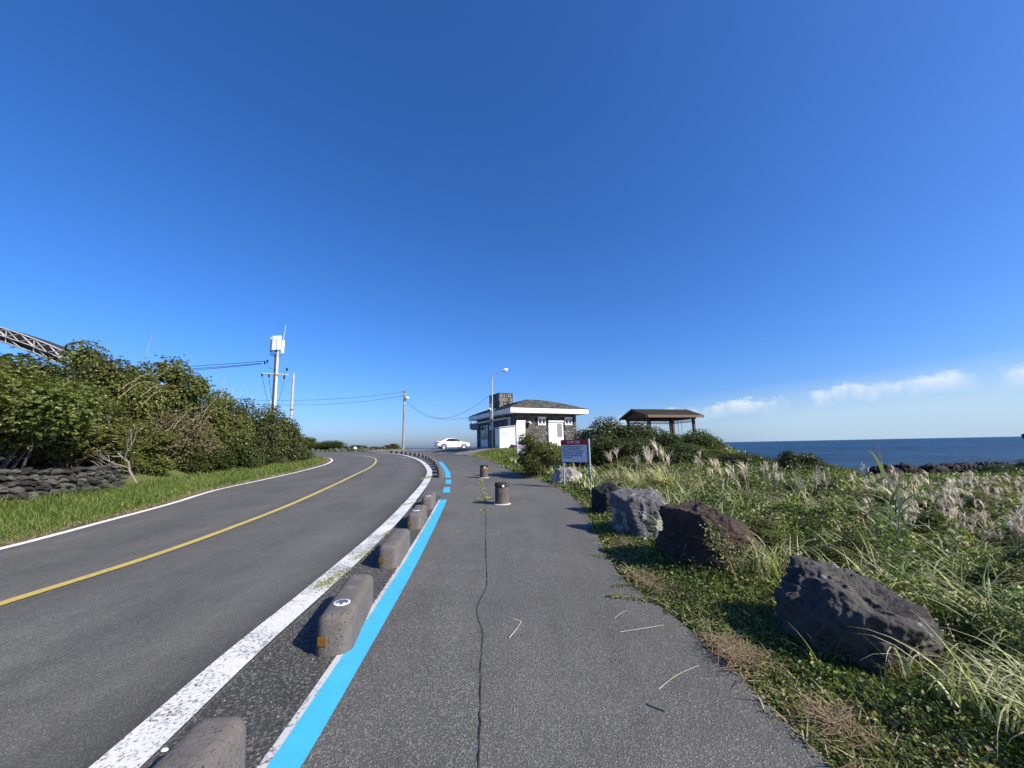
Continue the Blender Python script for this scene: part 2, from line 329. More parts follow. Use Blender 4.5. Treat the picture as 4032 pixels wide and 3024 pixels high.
# ------------------------------------------------------------------ foliage builders
def unit(a): return a/np.maximum(np.linalg.norm(a, axis=-1, keepdims=True), 1e-9)
def leaves(P, D, Nn, L, Wd, fold=.25, droop=.15, r=None):
    Sd = unit(np.cross(D, Nn)); Nn = unit(np.cross(Sd, D)); L = L[:, None]; Wd = Wd[:, None]
    dz = np.array([0, 0, -1.0])
    v0 = P; v3 = P+D*L+dz*L*droop; md = P+D*L*.48+Nn*Wd*fold*0
    v1 = md-Sd*Wd*.5+Nn*Wd*fold; v2 = md+Sd*Wd*.5+Nn*Wd*fold
    V = np.stack([v0, v1, v2, v3], 1).reshape(-1, 3); b = np.arange(len(P))[:, None]*4
    F = np.concatenate([b+np.array([[0, 2, 3]]), b+np.array([[0, 3, 1]])], 0).astype(np.int32)
    return V, F, np.repeat(r, 4)
def blades(P, az, L, Wd, tilt, curl, r, n=3, twist=None):
    """arching grass blades; tilt = lean at the root, curl = further lean at the tip"""
    k = len(P); d = np.stack([np.cos(az), np.sin(az)], 1); tw = az+PI/2 if twist is None else az+PI/2+twist; sd_ = np.stack([np.cos(tw), np.sin(tw), np.zeros(k)], 1)
    p = P.copy(); Vs = []
    for i in range(n+1):
        t = i/n; w = Wd*(1-t**1.6)*.5+Wd*.03
        Vs.append(p-sd_*w[:, None]); Vs.append(p+sd_*w[:, None])
        a = tilt+curl*(t+.5/n)**1.3; st = L/n
        p = p+np.concatenate([d*(np.sin(a)*st)[:, None], (np.cos(a)*st)[:, None]], 1)
    V = np.stack(Vs, 1).reshape(-1, 3); b = np.arange(k)[:, None]*(2*(n+1))
    F = np.concatenate([b+np.array([[2*i, 2*i+1, 2*i+3, 2*i+2]]) for i in range(n)], 0).astype(np.int32)
    return V, F, np.repeat(r, 2*(n+1))
def join(parts):
    V, F, R = [], [], []; b = 0
    for v, f, r in parts: V.append(v); F.append(f+b); R.append(r); b += len(v)
    return np.concatenate(V), F, np.concatenate(R)
def sph(g, n):
    return unit(g.normal(size=(n, 3)))
def crown(seed, rx, ry, h, nros, leaf, per=7, lobes=22, lob=(.28, .45), spike=.12, zl=.5, qr=(.35, .72)):
    g = np.random.default_rng(seed); cs = []; rs = []
    for i in range(lobes):
        d = sph(g, 1)[0]; q = g.uniform(*qr); rr = g.uniform(*lob)
        cs.append([d[0]*q*rx, d[1]*q*ry, h*(zl+(1-zl)*d[2]*q)]); rs.append(rr*min(rx, ry, h*.55))
    cs = np.array(cs); rs = np.array(rs); ctr = np.array([0, 0, h*.42])
    n0 = nros*3; li = g.integers(0, lobes, n0); d = sph(g, n0); d[:, 2] = d[:, 2]*.9+.15; d = unit(d)
    P = cs[li]+d*(rs[li]*(1+g.normal(0, .06, n0)))[:, None]
    out = P-ctr; ok = (d*unit(out)).sum(1) > -.15; ok &= P[:, 2] > .03*h
    dd = np.linalg.norm(P[:, None, :]-cs[None], axis=2)/rs[None]; ins = (dd < .82).sum(1); ok &= (ins == 0) | (g.random(n0) < .12)
    P = P[ok][:nros]; d = d[ok][:nros]; k = len(P)
    P = P+d*np.abs(g.normal(0, spike*.6, k))[:, None]*(g.random(k) < .25)[:, None]
    ax = unit(d*.75+np.array([0, 0, .55])+g.normal(0, .25, (k, 3)))
    u = unit(np.cross(ax, sph(g, k))); w = np.cross(ax, u)
    LP, LD, LN, LL, LW, LR = [], [], [], [], [], []; base = g.random(k)*.55+.12
    for j in range(per):
        a = 2*PI*j/per+g.uniform(-.3, .3, k); al = g.uniform(.75, 1.35, k) if j % 2 else g.uniform(.35, .95, k)
        rad = u*np.cos(a)[:, None]+w*np.sin(a)[:, None]; D = unit(ax*np.cos(al)[:, None]+rad*np.sin(al)[:, None]); Nn = unit(ax*np.sin(al)[:, None]-rad*np.cos(al)[:, None])
        ll = leaf*g.uniform(.7, 1.25, k); LP.append(P+rad*leaf*.05); LD.append(D); LN.append(Nn); LL.append(ll); LW.append(ll*g.uniform(.36, .5, k)); LR.append(np.clip(base+g.uniform(-.15, .3, k)+(g.random(k) < .02)*.5, 0, 1))
    parts = [leaves(np.concatenate(LP), np.concatenate(LD), np.concatenate(LN), np.concatenate(LL), np.concatenate(LW), r=np.concatenate(LR))]
    # inner leaf mass so the crown is not hollow
    m0 = int(nros*.9); li = g.integers(0, lobes, m0); P2 = cs[li]+sph(g, m0)*(rs[li]*g.uniform(.3, .85, m0))[:, None]; P2[:, 2] = np.maximum(P2[:, 2], .04)
    parts.append(leaves(P2, sph(g, m0), sph(g, m0), np.full(m0, leaf*2.1), np.full(m0, leaf*1.7), r=g.random(m0)*.4))
    return join(parts), cs
def branches(cs, seed, r0=.016):
    g = random.Random(seed); b = MB()
    for c in cs[:12]:
        c = Vector(c); s0 = Vector((g.uniform(-.12, .12), g.uniform(-.12, .12), -.05)); mid = s0.lerp(c, .5)+Vector((g.uniform(-.1, .1), g.uniform(-.1, .1), .1))
        b.tube([s0, mid, c], [r0, r0*.7, r0*.3], 5)
    return b
SHP = {}
def shrub_proto(key, seed, nros, leaf, mat, per=7, **kw):
    (V, F, R), cs = crown(seed, 1.0, 1.0, 1.9, nros, leaf, per, **kw)
    root = empty('shrub'); f = mk('foliage', V, F, mat, root, attr=R); b = branches(cs, seed).obj('branches', M_barkd, root)
    SHP[key] = [root, True, f, b]
def shrub(key, x, y, r, h, rz, label, group, cat='shrub', name=None, ry=None, z=None):
    p = SHP[key]
    if p[1]: o = p[0]; p[1] = False
    else:
        o = p[0].copy(); C.objects.link(o)
        for q in (p[2], p[3]): c = q.copy(); C.objects.link(c); c.parent = o
    if name: o.name = name
    o.location = (x, y, (T(x, y) if z is None else z)-.03); o.rotation_euler = (0, 0, rz); o.scale = (r, ry or r, h/1.9)
    tag(o, label, cat, group); return o

# ================================================================== THE SETTING
def cr(pts, n=8):                                       # smooth curve through uneven points, tangents weighted by spacing
    P = np.array([list(p) for p in pts], float); k = len(P); d = np.maximum(np.linalg.norm(np.diff(P, axis=0), axis=1), 1e-6); sl = np.diff(P, axis=0)/d[:, None]
    m_ = np.empty_like(P); m_[0] = sl[0]; m_[-1] = sl[-1]
    for i in range(1, k-1): m_[i] = (sl[i-1]*d[i]+sl[i]*d[i-1])/(d[i-1]+d[i])
    o = []
    for i in range(k-1):
        for q in range(n):
            t = q/n; h = d[i]; o.append((2*t**3-3*t**2+1)*P[i]+(t**3-2*t**2+t)*h*m_[i]+(-2*t**3+3*t**2)*P[i+1]+(t**3-t**2)*h*m_[i+1])
    o.append(P[-1]); return np.array(o)
def strip(name, L, Rr, mat, dz, cols=1, parent=None, n=8, smooth=True):
    """a sheet on the terrain between two matched edge lines; u runs across, v along"""
    a = cr(L, n) if smooth else np.array(L, float); b = cr(Rr, n) if smooth else np.array(Rr, float)
    k = len(a); V = []; U = []; s = np.concatenate([[0], np.cumsum(np.linalg.norm(np.diff(a, axis=0), axis=1))])
    for j in range(cols+1):
        t = j/cols; p = a*(1-t)+b*t; V.append(np.column_stack([p, tz(p[:, 0], p[:, 1])+dz])); U.append(np.column_stack([np.full(k, t), s]))
    V = np.stack(V, 1).reshape(-1, 3); U = np.stack(U, 1).reshape(-1, 2); c = cols+1
    i = np.arange(k-1)[:, None]*c; F = np.concatenate([i+np.array([[j, j+1, j+1+c, j+c]]) for j in range(cols)], 0).astype(np.int32)
    return mk(name, V, F, mat, parent, True, uv=U)
# ground
def axis(a, b, st, far0, far1, k):
    return np.concatenate([-np.geomspace(-a+st, -far0, k)[::-1] if a < 0 else [], np.arange(a, b, st), np.geomspace(b, far1, k)])
gx = axis(-24, 24, .4, -400, 300, 30); gy = np.concatenate([np.linspace(-80, -6, 12)[:-1], np.arange(-6, 70, .4), np.geomspace(70, 400, 30)])
X, Y = np.meshgrid(gx, gy); ny, nx = X.shape
Z = tz(X, Y)-.05+np.where((X > 3) | (X < -15), .03*lump(X, Y, 1.5), 0)
i = (np.arange(ny-1)[:, None]*nx+np.arange(nx-1)[None]).ravel()
tag(mk('ground', np.stack([X, Y, Z], -1).reshape(-1, 3), np.stack([i, i+1, i+1+nx, i+nx], 1).astype(np.int32), M_ground, smooth=True), 'grassy and sandy soil of the headland around the road', kind='structure')
# sea
rr = np.geomspace(20, 45000, 60); th = np.linspace(0, 2*PI, 73)[:-1]
V = np.array([[r*math.cos(t), r*math.sin(t), -3.5] for r in rr for t in th]); F = [(a*72+b, a*72+(b+1) % 72, (a+1)*72+(b+1) % 72, (a+1)*72+b) for a in range(59) for b in range(72)]
F.append(tuple(range(71, -1, -1)))
tag(mk('sea', V, [np.array(F[:-1], np.int32)], M_sea, smooth=True), 'deep blue sea out to the horizon', kind='structure')

ROUT = [(-1.78, -6), (-1.82, -2), (-1.83, 2.13), (-1.94, 4.04), (-2.15, 7.14), (-2.45, 9.9), (-3.04, 14.3), (-3.78, 18.2), (-5.15, 23.7), (-8.35, 33.4), (-12.1, 41.9), (-16.0, 48.2), (-21.5, 54.4), (-30, 59.0), (-60, 66)]
RIN = [(-8.1, -6), (-8.05, -2), (-8.0, 3), (-8.02, 6.2), (-8.5, 8.15), (-9.1, 10.4), (-10.0, 13.0), (-10.6, 16.6), (-11.6, 21.9), (-13.9, 29.6), (-16.9, 35.6), (-20.5, 40.2), (-25, 44.5), (-32, 49), (-60, 57)]
road = strip('road', RIN, ROUT, M_road, 0.0, 16); tag(road, 'two lane asphalt road bending left', kind='structure')
def offs(pts, d):
    p = np.array(pts, float); t = np.gradient(p, axis=0); t = unit(t); return p+np.column_stack([-t[:, 1], t[:, 0]])*d
def line(name, ctr, w, mat, dz, parent, n=8, dense=True):
    c = cr(ctr, n); return strip(name, offs(c, w/2), offs(c, -w/2), mat, dz, 2, parent, smooth=False)
kerb = [(-1.95, -6), (-1.955, 2.13), (-2.04, 3.1), (-2.09, 4.2), (-2.3, 7.25), (-2.65, 10.3), (-3.2, 14.33), (-3.93, 18.4), (-5.38, 24.0), (-8.6, 33.6), (-12.3, 42.0), (-16.1, 48.0), (-18.2, 50.6)]
line('edge_line', kerb, .25, M_white, .012, road)
line('edge_line', [(p[0]+.10, p[1]) for p in RIN[:13]], .17, M_white2, .012, road)
yc = [(-5.1, -6), (-5.1, 0), (-5.14, 4.1), (-5.08, 5.4), (-5.3, 8.05), (-6.25, 13.35), (-7.26, 18.0), (-8.1, 21.9), (-9.66, 27.4), (-12.5, 34.9), (-15.5, 40.2), (-21.2, 47.0), (-30, 52.6), (-58, 60.4)]
line('centre_line', yc, .14, M_yel, .012, road)
for a, b in (((-18.9, 51.3), (-19.9, 52.1)), ((-20.7, 52.8), (-21.9, 53.5)), ((-22.8, 54.0), (-24.2, 54.7)), ((-26, 55.4), (-29, 56.7))):
    line('edge_line', [a, b], .25, M_white, .012, road)
for a, b in (((-9.3, 34.0), (-10.5, 35.2)), ((-8.6, 33.2), (-9.6, 34.0))): line('road_mark', [a, b], .14, M_wthin, .014, road)
# footpath, laid in two runs that meet at a crack
CR = [(-.17, -6), (-.18, 1.0), (-.19, 2.09), (-.25, 2.9), (-.27, 3.34), (-.36, 3.78), (-.31, 4.3), (-.33, 4.7), (-.38, 5.29), (-.5, 7.0), (-.67, 9.29), (-.78, 10.45), (-1.15, 13.8), (-1.45, 15.5), (-2.2, 19.3), (-3.5, 24.4), (-4.6, 29), (-7, 38), (-9, 48), (-11, 61)]
PR = [(1.46, -6), (1.47, 1.0), (1.46, 2.1), (1.41, 3.0), (1.36, 3.5), (1.27, 4.0), (1.17, 4.5), (1.18, 5.0), (1.23, 5.6), (1.39, 7.3), (1.55, 9.3), (1.5, 10.7), (1.2, 13.2), (.75, 15.4), (.1, 17.2), (-1.0, 21.0), (-1.9, 23.9), (-3.6, 28.4), (-3.2, 40), (-2.0, 61)]
PL = [(-1.83, -6), (-1.83, 1.0), (-1.83, 2.13), (-1.9, 3.0), (-1.92, 3.5), (-1.93, 3.9), (-1.98, 4.6), (-2.03, 5.2), (-2.08, 5.9), (-2.22, 7.6), (-2.4, 9.5), (-2.55, 10.9), (-3.0, 13.9), (-3.3, 15.8), (-4.1, 19.6), (-5.3, 24.2), (-7.0, 29.5), (-10.4, 38.0), (-15.8, 48), (-24, 60)]
fp = strip('footpath', CR, PR, M_pathR, .004, 10); tag(fp, 'rough grey asphalt footpath beside the road', kind='structure')
strip('old_run', PL, CR, M_pathL, .004, 12, fp)
GL = [(p[0]+.02, p[1]) for p in PL[:13]]; GRt = [(-1.12-.1, -6), (-1.16, 1.0), (-1.22, 2.12), (-1.27, 3.0), (-1.31, 3.5), (-1.34, 3.9), (-1.4, 4.6), (-1.45, 5.2), (-1.51, 5.9), (-1.66, 7.6), (-1.84, 9.5), (-2.0, 10.9), (-2.55, 13.9)]
strip('gutter_strip', GL[:12], GRt[:12], M_gut, .009, 4, fp)
g = random.Random(3); cc = cr(CR[:15], 14); jit = np.array([[g.gauss(0, .003), 0] for _ in cc])
cw = np.array([.0016+.0016*abs(g.gauss(0, 1)) for _ in cc])[:, None]
strip('crack', cc+jit-[1, 0]*cw, cc+jit+[1, 0]*cw, flat('crack shadow soil', (.032, .03, .027), 1, .1), .010, 1, fp, smooth=False)
# faint patch joints in the asphalt
strip('joint', [(-4.3, 22.5), (-3.2, 22.9), (-1.9, 23.1)], [(-4.3, 22.6), (-3.2, 23.0), (-1.9, 23.2)], M_gut, .011, 1, fp)
# blue lane line with the old white line beside it
bl = [(-1.10, -6), (-1.11, 1.0), (-1.125, 2.12), (-1.175, 3.02), (-1.21, 3.6), (-1.30, 4.9), (-1.43, 6.4), (-1.60, 8.2), (-1.80, 10.17)]
line('blue_line', bl, .165, M_blue, .016, fp, 10)
line('old_white_line', [(p[0]-.105, p[1]) for p in bl], .05, M_wthin, .014, fp, 10)
for a, b in (((-1.96, 11.45), (-2.15, 12.73)), ((-2.27, 13.63), (-2.48, 15.0))): line('blue_dash', [a, b], .2, M_blue, .016, fp)
line('blue_line', [(-2.62, 15.7), (-2.95, 17.6), (-3.45, 20.0), (-4.2, 23.3), (-5.0, 26.7)], .22, M_blue, .016, fp)
# concrete apron before the building
A1 = [(-4.75, 31.0), (-4.2, 33), (-3.6, 36), (-2.5, 40)]; A2 = [(-3.2, 27.4), (0.8, 26.2), (4.0, 28.5), (8, 33)]
tag(strip('apron', A1, A2, M_apron, .022, 10), 'pale worn concrete apron in front of the stone building', kind='structure')
tag(strip('dirt_shoulder', [(-21, 55.6), (-16, 52.5), (-13.5, 50.5), (-10.8, 46.5)], [(-19, 60.5), (-14, 60.5), (-11, 58), (-9.5, 50.5)], M_apron, .02, 8), 'bare dirt shoulder round the utility pole', kind='structure')

# ================================================================== KERB BLOCKS
def kerb_block():
    root = empty('kerb_block'); bm = bmesh.new(); L, Wd, h, r = .48, .130, .27, .085
    n = 7; prof = []
    for (cx_, cy_, a0) in ((L-r, Wd-r, 0), (-(L-r), Wd-r, PI/2), (-(L-r), -(Wd-r), PI), (L-r, -(Wd-r), 1.5*PI)):
        for k in range(n): a = a0+PI/2*k/(n-1); prof.append((cy_+r*math.sin(a), cx_+r*math.cos(a), math.sin(a), math.cos(a)))
    prof = [(p[0], p[1], p[2], p[3]) for p in prof]; vs = []; k = len(prof)
    rings = [(-.08, -.004), (.0, -.002), (.1, .0), (h-.06, .005), (h-.038, .011), (h-.02, .021), (h-.008, .036), (h, .056), (h+.003, .085)]
    for z, ins in rings: vs += [(p[0]-p[2]*ins, p[1]-p[3]*ins, z) for p in prof]
    fs = [(i*k+j, i*k+(j+1) % k, (i+1)*k+(j+1) % k, (i+1)*k+j) for i in range(len(rings)-1) for j in range(k)]
    fs.append(tuple((len(rings)-1)*k+j for j in range(k)))
    vs = [(x, y, z) for x, y, z in vs]
    body = mk('body', vs, fs, M_block, root, True)
    bmx = bmesh.new(); bmx.from_mesh(body.data); bmesh.ops.recalc_face_normals(bmx, faces=bmx.faces); bmx.to_mesh(body.data); bmx.free()
    MB().box(-.032, .032, -.012, .012, -.028, .028, Matrix.Translation((-.068, -L+.011, .105)) @ Matrix.Rotation(-.30, 4, 'Z')).obj('reflector', M_amber, root)
    return root, body
kb, kbody = kerb_block(); KB = []
near = [(-1.365, 1.61, -.08), (-1.425, 3.53, -.17), (-1.60, 5.42, -.10), (-1.80, 7.44, -.11), (-1.99, 9.32, -.13)]
far = [(-3.04, 16.4), (-3.42, 18.2), (-3.87, 20.2), (-4.36, 22.2), (-4.87, 24.3), (-5.45, 26.4), (-6.08, 28.6), (-6.78, 30.8), (-7.55, 33.0), (-8.4, 35.1), (-9.3, 37.2), (-10.25, 39.2), (-11.2, 41.1), (-12.2, 43.0), (-13.3, 44.8), (-14.4, 46.4)]
ordn = ['nearest', 'second', 'third', 'fourth', 'fifth', 'sixth', 'seventh', 'eighth', 'ninth', 'tenth', 'eleventh', 'twelfth', 'thirteenth', 'fourteenth', 'fifteenth', 'last and farthest']
nl = ['rounded basalt kerb block cut off by the bottom edge of the photo', 'largest fully visible basalt kerb block with a white ringed disc on top', 'plain topped basalt kerb block, second behind the cut off one',
      'basalt kerb block with a white disc, just before the short end block', 'small looking end block of the near row, beside the end of the solid blue line']
allb = []
for k, (x, y, a) in enumerate(near): allb.append((x, y, a, nl[k], 'basalt kerb blocks along the blue line'))
for k, (x, y) in enumerate(far):
    q = far[min(k+1, 15)]; p = far[max(k-1, 0)]; a = -math.atan2(p[0]-q[0], q[1]-p[1]) if False else math.atan2(q[1]-p[1], q[0]-p[0])-PI/2
    allb.append((x, y, -a if False else a, 'dark kerb block on the curve of the bend, %s from the blue dashes' % ordn[k] if k < 15 else 'dark kerb block at the far end of the row round the bend', 'kerb blocks round the bend'))
for k, (x, y, a, lab, grp) in enumerate(allb):
    if k == 0: o = kb
    else:
        o = kb.copy(); C.objects.link(o)
        for c_ in list(kids(kb)):
            if k >= 5 and c_.name.startswith('reflector'): continue
            c = c_.copy(); C.objects.link(c); c.parent = o
    o.location = (x, y, T(x, y)+.005)
    ang = -a if k < 5 else a
    o.rotation_euler = (math.radians(1.2), 0, (-a if k < 5 else a)); tag(o, lab, 'kerb block', grp); KB.append(o)
def disc(root, y, both=True, tilt=0):
    d = MB().lathe([(.062, .2735), (.062, .277), (.058, .279)], 28).obj('disc', M_discw, root); d.location = (0, y, 0)
    e = MB().lathe([(.048, .2792), (.047, .2806)], 28, Matrix.Translation((0, 0, 0))).obj('disc_face', M_discb, d)
    for s in (-1, 1): MB().lathe([(.011, .2808), (.010, .2822)], 10, Matrix.Translation((s*.022, -.030, 0))).obj('mark', M_discw, d)
disc(KB[1], -.24); disc(KB[3], -.2); disc(KB[4], -.3)
for k, ys in ((1, (.08, .32)), (0, (.1,)), (2, (-.05,))):
    for y_ in ys: MB().lathe([(.045, .2735), (.045, .2748), (.035, .2752), (.033, .2738)], 18).obj('plug_hole', flat('cement plug', (.14, .125, .11), .9), KB[k]).location = (0, y_, 0)
# worn footing pad under blocks
# far side row across the bend
g = random.Random(5)
for k in range(13):
    x = -24.0-k*1.25; y = 61.6+k*.55; rs_ = g.uniform(.35, .6)
    o = empty('edge_stone', (x, y, T(x, y)), .4); b = MB()
    b.lathe([(rs_*.55, -.1), (rs_*.55, rs_*.7), (rs_*.42, rs_*1.0), (rs_*.15, rs_*1.15)], 10); b.obj('stone_body', M_white2 if k == 1 else M_wallst, o, True)
    MB().box(-.1, .1, -.36, -.3, .1, .28).obj('reflector', M_black, o)
    tag(o, 'pale rounded edge stone of the row across the road' if k == 1 else '%s edge stone in the row across the far road, counted from the right end' % ['first dark','','second dark','third dark','fourth dark','fifth dark','sixth dark','seventh dark','eighth dark','ninth dark','tenth dark','eleventh dark','twelfth dark'][k], 'edge stone', 'edge stones across the far road')

# ================================================================== ROUND BOLLARDS
def bollard(x, y, h, r, label, yellow):
    root = empty('bollard', (x, y, T(x, y)+.004)); 
    prof = [(r, -.05), (r*1.005, h*.3), (r, h*.72), (r*.985, h*.745), (r*.92, h*.75), (r*.92, h*.795)]
    MB().lathe([(r*.99, h*.793), (r*1.03, h*.80), (r*1.035, h*.93), (r*.99, h*.985), (r*.8, h)], 36).obj('cap', M_lavab if not yellow else M_lava, root, True)
    MB().lathe(prof, 36).obj('stone_drum', lava('bollard stone '+str(h), (.055, .048, .043), (.15, .12, .105), .25, (.2, .17, .15), 60, 5, .55, .5), root, True)
    b = MB().lathe([(r*.93, h*.752), (r*(1.02 if yellow else .96), h*.755), (r*(1.02 if yellow else .96), h*.785), (r*.93, h*.788)], 36)
    b.obj('band', flat('yellow band', (.62, .36, .03), .5) if yellow else M_block, root, True)
    MB().lathe([(r*1.28, 0.0), (r*1.22, .012), (r*1.0, .02)], 30).obj('mortar_collar', flat('pale mortar', (.42, .40, .37), .9), root)
    for k, (a, s) in enumerate(((-1.35, .03), (-1.15, .02), (-1.55, .016), (-1.0, .014))):
        M = Matrix.Rotation(a, 4, 'Z') @ Matrix.Translation((r*1.03, 0, h*(.87 if k % 2 else .85))) @ Matrix.Rotation(PI/2, 4, 'Y')
        MB().lathe([(s, 0), (s*.9, .008)], 7, M).obj('reflector', M_discw if k == 0 else M_black, root)
    tag(root, label, 'bollard', 'round stone bollards on the footpath')
bollard(-.29, 9.42, .50, .165, 'nearer, larger round lava stone bollard with a brown grey drum', False)
bollard(-1.17, 15.55, .49, .16, 'farther round stone bollard with a yellow band under its cap', True)

# ================================================================== BOULDERS
def boulder(name, loc, planes, mat, label, seed, sub=5, amp=.06, rz=0, soft=18, scale=(1, 1, 1)):
    bm = bmesh.new(); bmesh.ops.create_icosphere(bm, subdivisions=sub, radius=1)
    pl = [(Vector(n).normalized(), h) for n, h in planes]; off = Vector((seed*7.3, seed*3.1, seed*1.7))
    for v in bm.verts:
        d = v.co.normalized(); s = 0
        for n, h in pl:
            c = d.dot(n)
            if c > .05: s += (c/h)**soft
        r = 1/(s**(1/soft)) if s > 0 else 1
        p = d*min(r, 2.0)
        q = p*3.0+off; ns = mn.fractal(q, .8, 2.1, 6)*amp*1.1-abs(mn.noise(q*1.7))*amp*1.6-abs(mn.noise(Vector((q.x, q.y, q.z*2.6))*2.4))*amp*.9+mn.noise(q*9)*amp*.35+(mn.noise(q*19)*amp*.16 if sub > 5 else 0)
        v.co = p*(1+ns/max(r, .3))
        v.co = Vector((v.co.x*scale[0], v.co.y*scale[1], v.co.z*scale[2]))
    me = bpy.data.meshes.new(name); bm.to_mesh(me); bm.free(); me.materials.append(mat)
    for p in me.polygons: p.use_smooth = True
    o = bpy.data.objects.new(name, me); C.objects.link(o); o.location = loc; o.rotation_euler = (0, 0, rz)
    tag(o, label, 'boulder', 'boulders lining the footpath'); return o
boulder('boulder', (2.0, 8.1, .36), [((-1, -.3, .05), .30), ((0, -1, .1), .30), ((1, 0, .1), .30), ((0, 1, 0), .32), ((-.3, -.2, 1), .34), ((.5, -.1, 1), .36), ((0, 0, -1), .45)], M_lava, 'small black upright lava boulder, farthest of the path row, behind the grey one', 1, 6, .03)
boulder('boulder', (2.13, 6.33, .34), [((-1, -.35, -.05), .39), ((-.3, -1, .3), .36), ((.35, -1, .15), .36), ((1, 0, .25), .40), ((0, 1, 0), .38), ((-.1, -.2, 1), .41), ((.5, -.3, 1), .41), ((.75, -.6, .5), .42), ((-.5, -.6, .8), .47), ((0, 0, -1), .5)], M_lavag, 'pale grey boulder with whitish flaked faces, second from the far end', 2, 6, .035, soft=40)
boulder('boulder', (2.32, 4.78, .24), [((-1, -.25, .10), .43), ((-.55, -1, .0), .43), ((.15, -1, .1), .40), ((.9, -.8, .9), .50), ((1, 0, .3), .48), ((0, 1, 0), .40), ((-.02, .0, 1), .56), ((.55, -.1, 1), .50), ((0, 0, -1), .5)], M_lavab, 'dark reddish brown pitted lava boulder with ivy, in the middle of the row', 3, 7, .04, soft=38)
boulder('boulder', (2.50, 3.08, .10), [((-1, -.22, .10), .50), ((-.6, .8, .1), .46), ((-.65, -.75, .0), .50), ((.05, -1, -.30), .42), ((.6, -.8, -.25), .42), ((1, -.1, .1), .36), ((.3, 1, .2), .44), ((.16, -.20, 1), .40), ((.55, -.5, 1), .47), ((-.8, -.1, .8), .50), ((0, 0, -1), .5)], M_lavad, 'largest near black boulder with white scuffs on its top, nearest the camera', 4, 7, .045, soft=20)
boulder('boulder', (1.86, 13.35, .42), [((-1, -.3, .45), .42), ((-.5, -1, .5), .34), ((.5, -1, .3), .36), ((1, 0, .2), .48), ((0, 1, 0), .35), ((-.15, -.1, 1), .36), ((.5, -.1, 1), .36), ((0, 0, -1), .4)], M_lavap, 'pale pointed boulder between the posts of the red and white sign', 5, 5, .03, soft=28)

# ================================================================== SIGN
SL, SR = Vector((1.52, 12.42, 0)), Vector((2.235, 11.72, 0)); su = (SR-SL).normalized(); sw = (SR-SL).length; sn = Vector((su.y, -su.x, 0))
sg = empty('notice_board', (*SL.xy, T(1.6, 12.2)), math.atan2(su.y, su.x)); base = T(1.6, 12.2)
zb, zt = 1.01-base, 1.72-base
b = MB(); b.box(.0, sw, -.012, .012, zb, zt); b.obj('panel', M_darkst, sg)
MB().box(.02, sw-.02, -.016, -.0125, zb+.025, zt-.165).obj('text_face', M_signw, sg)
MB().box(.012, sw-.012, -.016, -.0125, zt-.155, zt-.012).obj('title_band', M_signred, sg)
for x_, tp in ((.05, zb+.1), (sw+.045, zt+.012)):
    b = MB(); b.box(x_-.02, x_+.02, .013, .045, -.1, tp) if x_ < .5 else b.box(x_-.022, x_+.022, -.02, .025, -.1, tp); b.obj('post', M_metal, sg)
def text(s, size, mat, name, parent, loc, rot=(PI/2, 0, 0), align='CENTER', bold=0):
    c = bpy.data.curves.new(name, 'FONT'); c.body = s; c.size = size; c.align_x = align; c.align_y = 'CENTER'; c.offset = bold; c.extrude = .0008
    o = bpy.data.objects.new(name, c); C.objects.link(o); bpy.context.view_layer.update()
    me = bpy.data.meshes.new_from_object(o.evaluated_get(bpy.context.evaluated_depsgraph_get())); bpy.data.objects.remove(o)
    me.materials.clear(); me.materials.append(mat); o = bpy.data.objects.new(name, me); C.objects.link(o); o.parent = parent; o.location = loc; o.rotation_euler = rot; return o
text('안내의 말씀', .098, M_inkw, 'title_lettering', sg, (sw*.5, -.018, zt-.082), bold=.0022)
body = ['이곳은 마을어촌계에서 관리 운영하는 마을', '어장으로 수산물 채취 등을 금지합니다', '마을어장에서 허가 없이 각종 조개 고둥 톳을', '무단으로 채취 할 경우 수산업법에 의하여', '처벌 받습니다 여러분의 많은 협조를 당부', '드립니다 감사합니다']
for k, t_ in enumerate(body): text(t_, .043, M_ink, 'lettering', sg, (.075, -.018, zt-.225-k*.066), align='LEFT', bold=.0012)
tag(sg, 'red headed white notice board on two thin posts beside the path', 'sign')

# ================================================================== BUILDING
TH = math.radians(25.5); bo = empty('stone_building', (.21, 30.43, 1.40), TH)      # x runs along the lit front wall, y along the shaded side wall
LF, LS, WZ = 5.75, 8.72, 2.78
MB().box(0, LF, 0, LS, -1.2, WZ).obj('wall', M_mortar, bo)
OP = [(.05, .84, -.3, 2.16), (2.0, 2.77, 1.84, 2.49), (2.97, 4.43, -.3, 2.18), (4.57, 5.35, 1.86, 2.47)]
g = random.Random(11); bh = .135; meshes = []
for k in range(3):
    b = MB(); w = (.40, .34, .22)[k]/2-.006; hh = bh/2-.006
    b.add([(-w, 0, -hh), (w, 0, -hh), (w, 0, hh), (-w, 0, hh), (-w+.012, -.022, -hh+.01), (w-.012, -.022, -hh+.01), (w-.012, -.022, hh-.01), (-w+.012, -.022, hh-.01)],
          [(4, 5, 6, 7), (0, 1, 5, 4), (1, 2, 6, 5), (2, 3, 7, 6), (3, 0, 4, 7)])
    o = b.obj('brick', M_brick); meshes.append((o.data, w)); bpy.data.objects.remove(o)
nb = 0
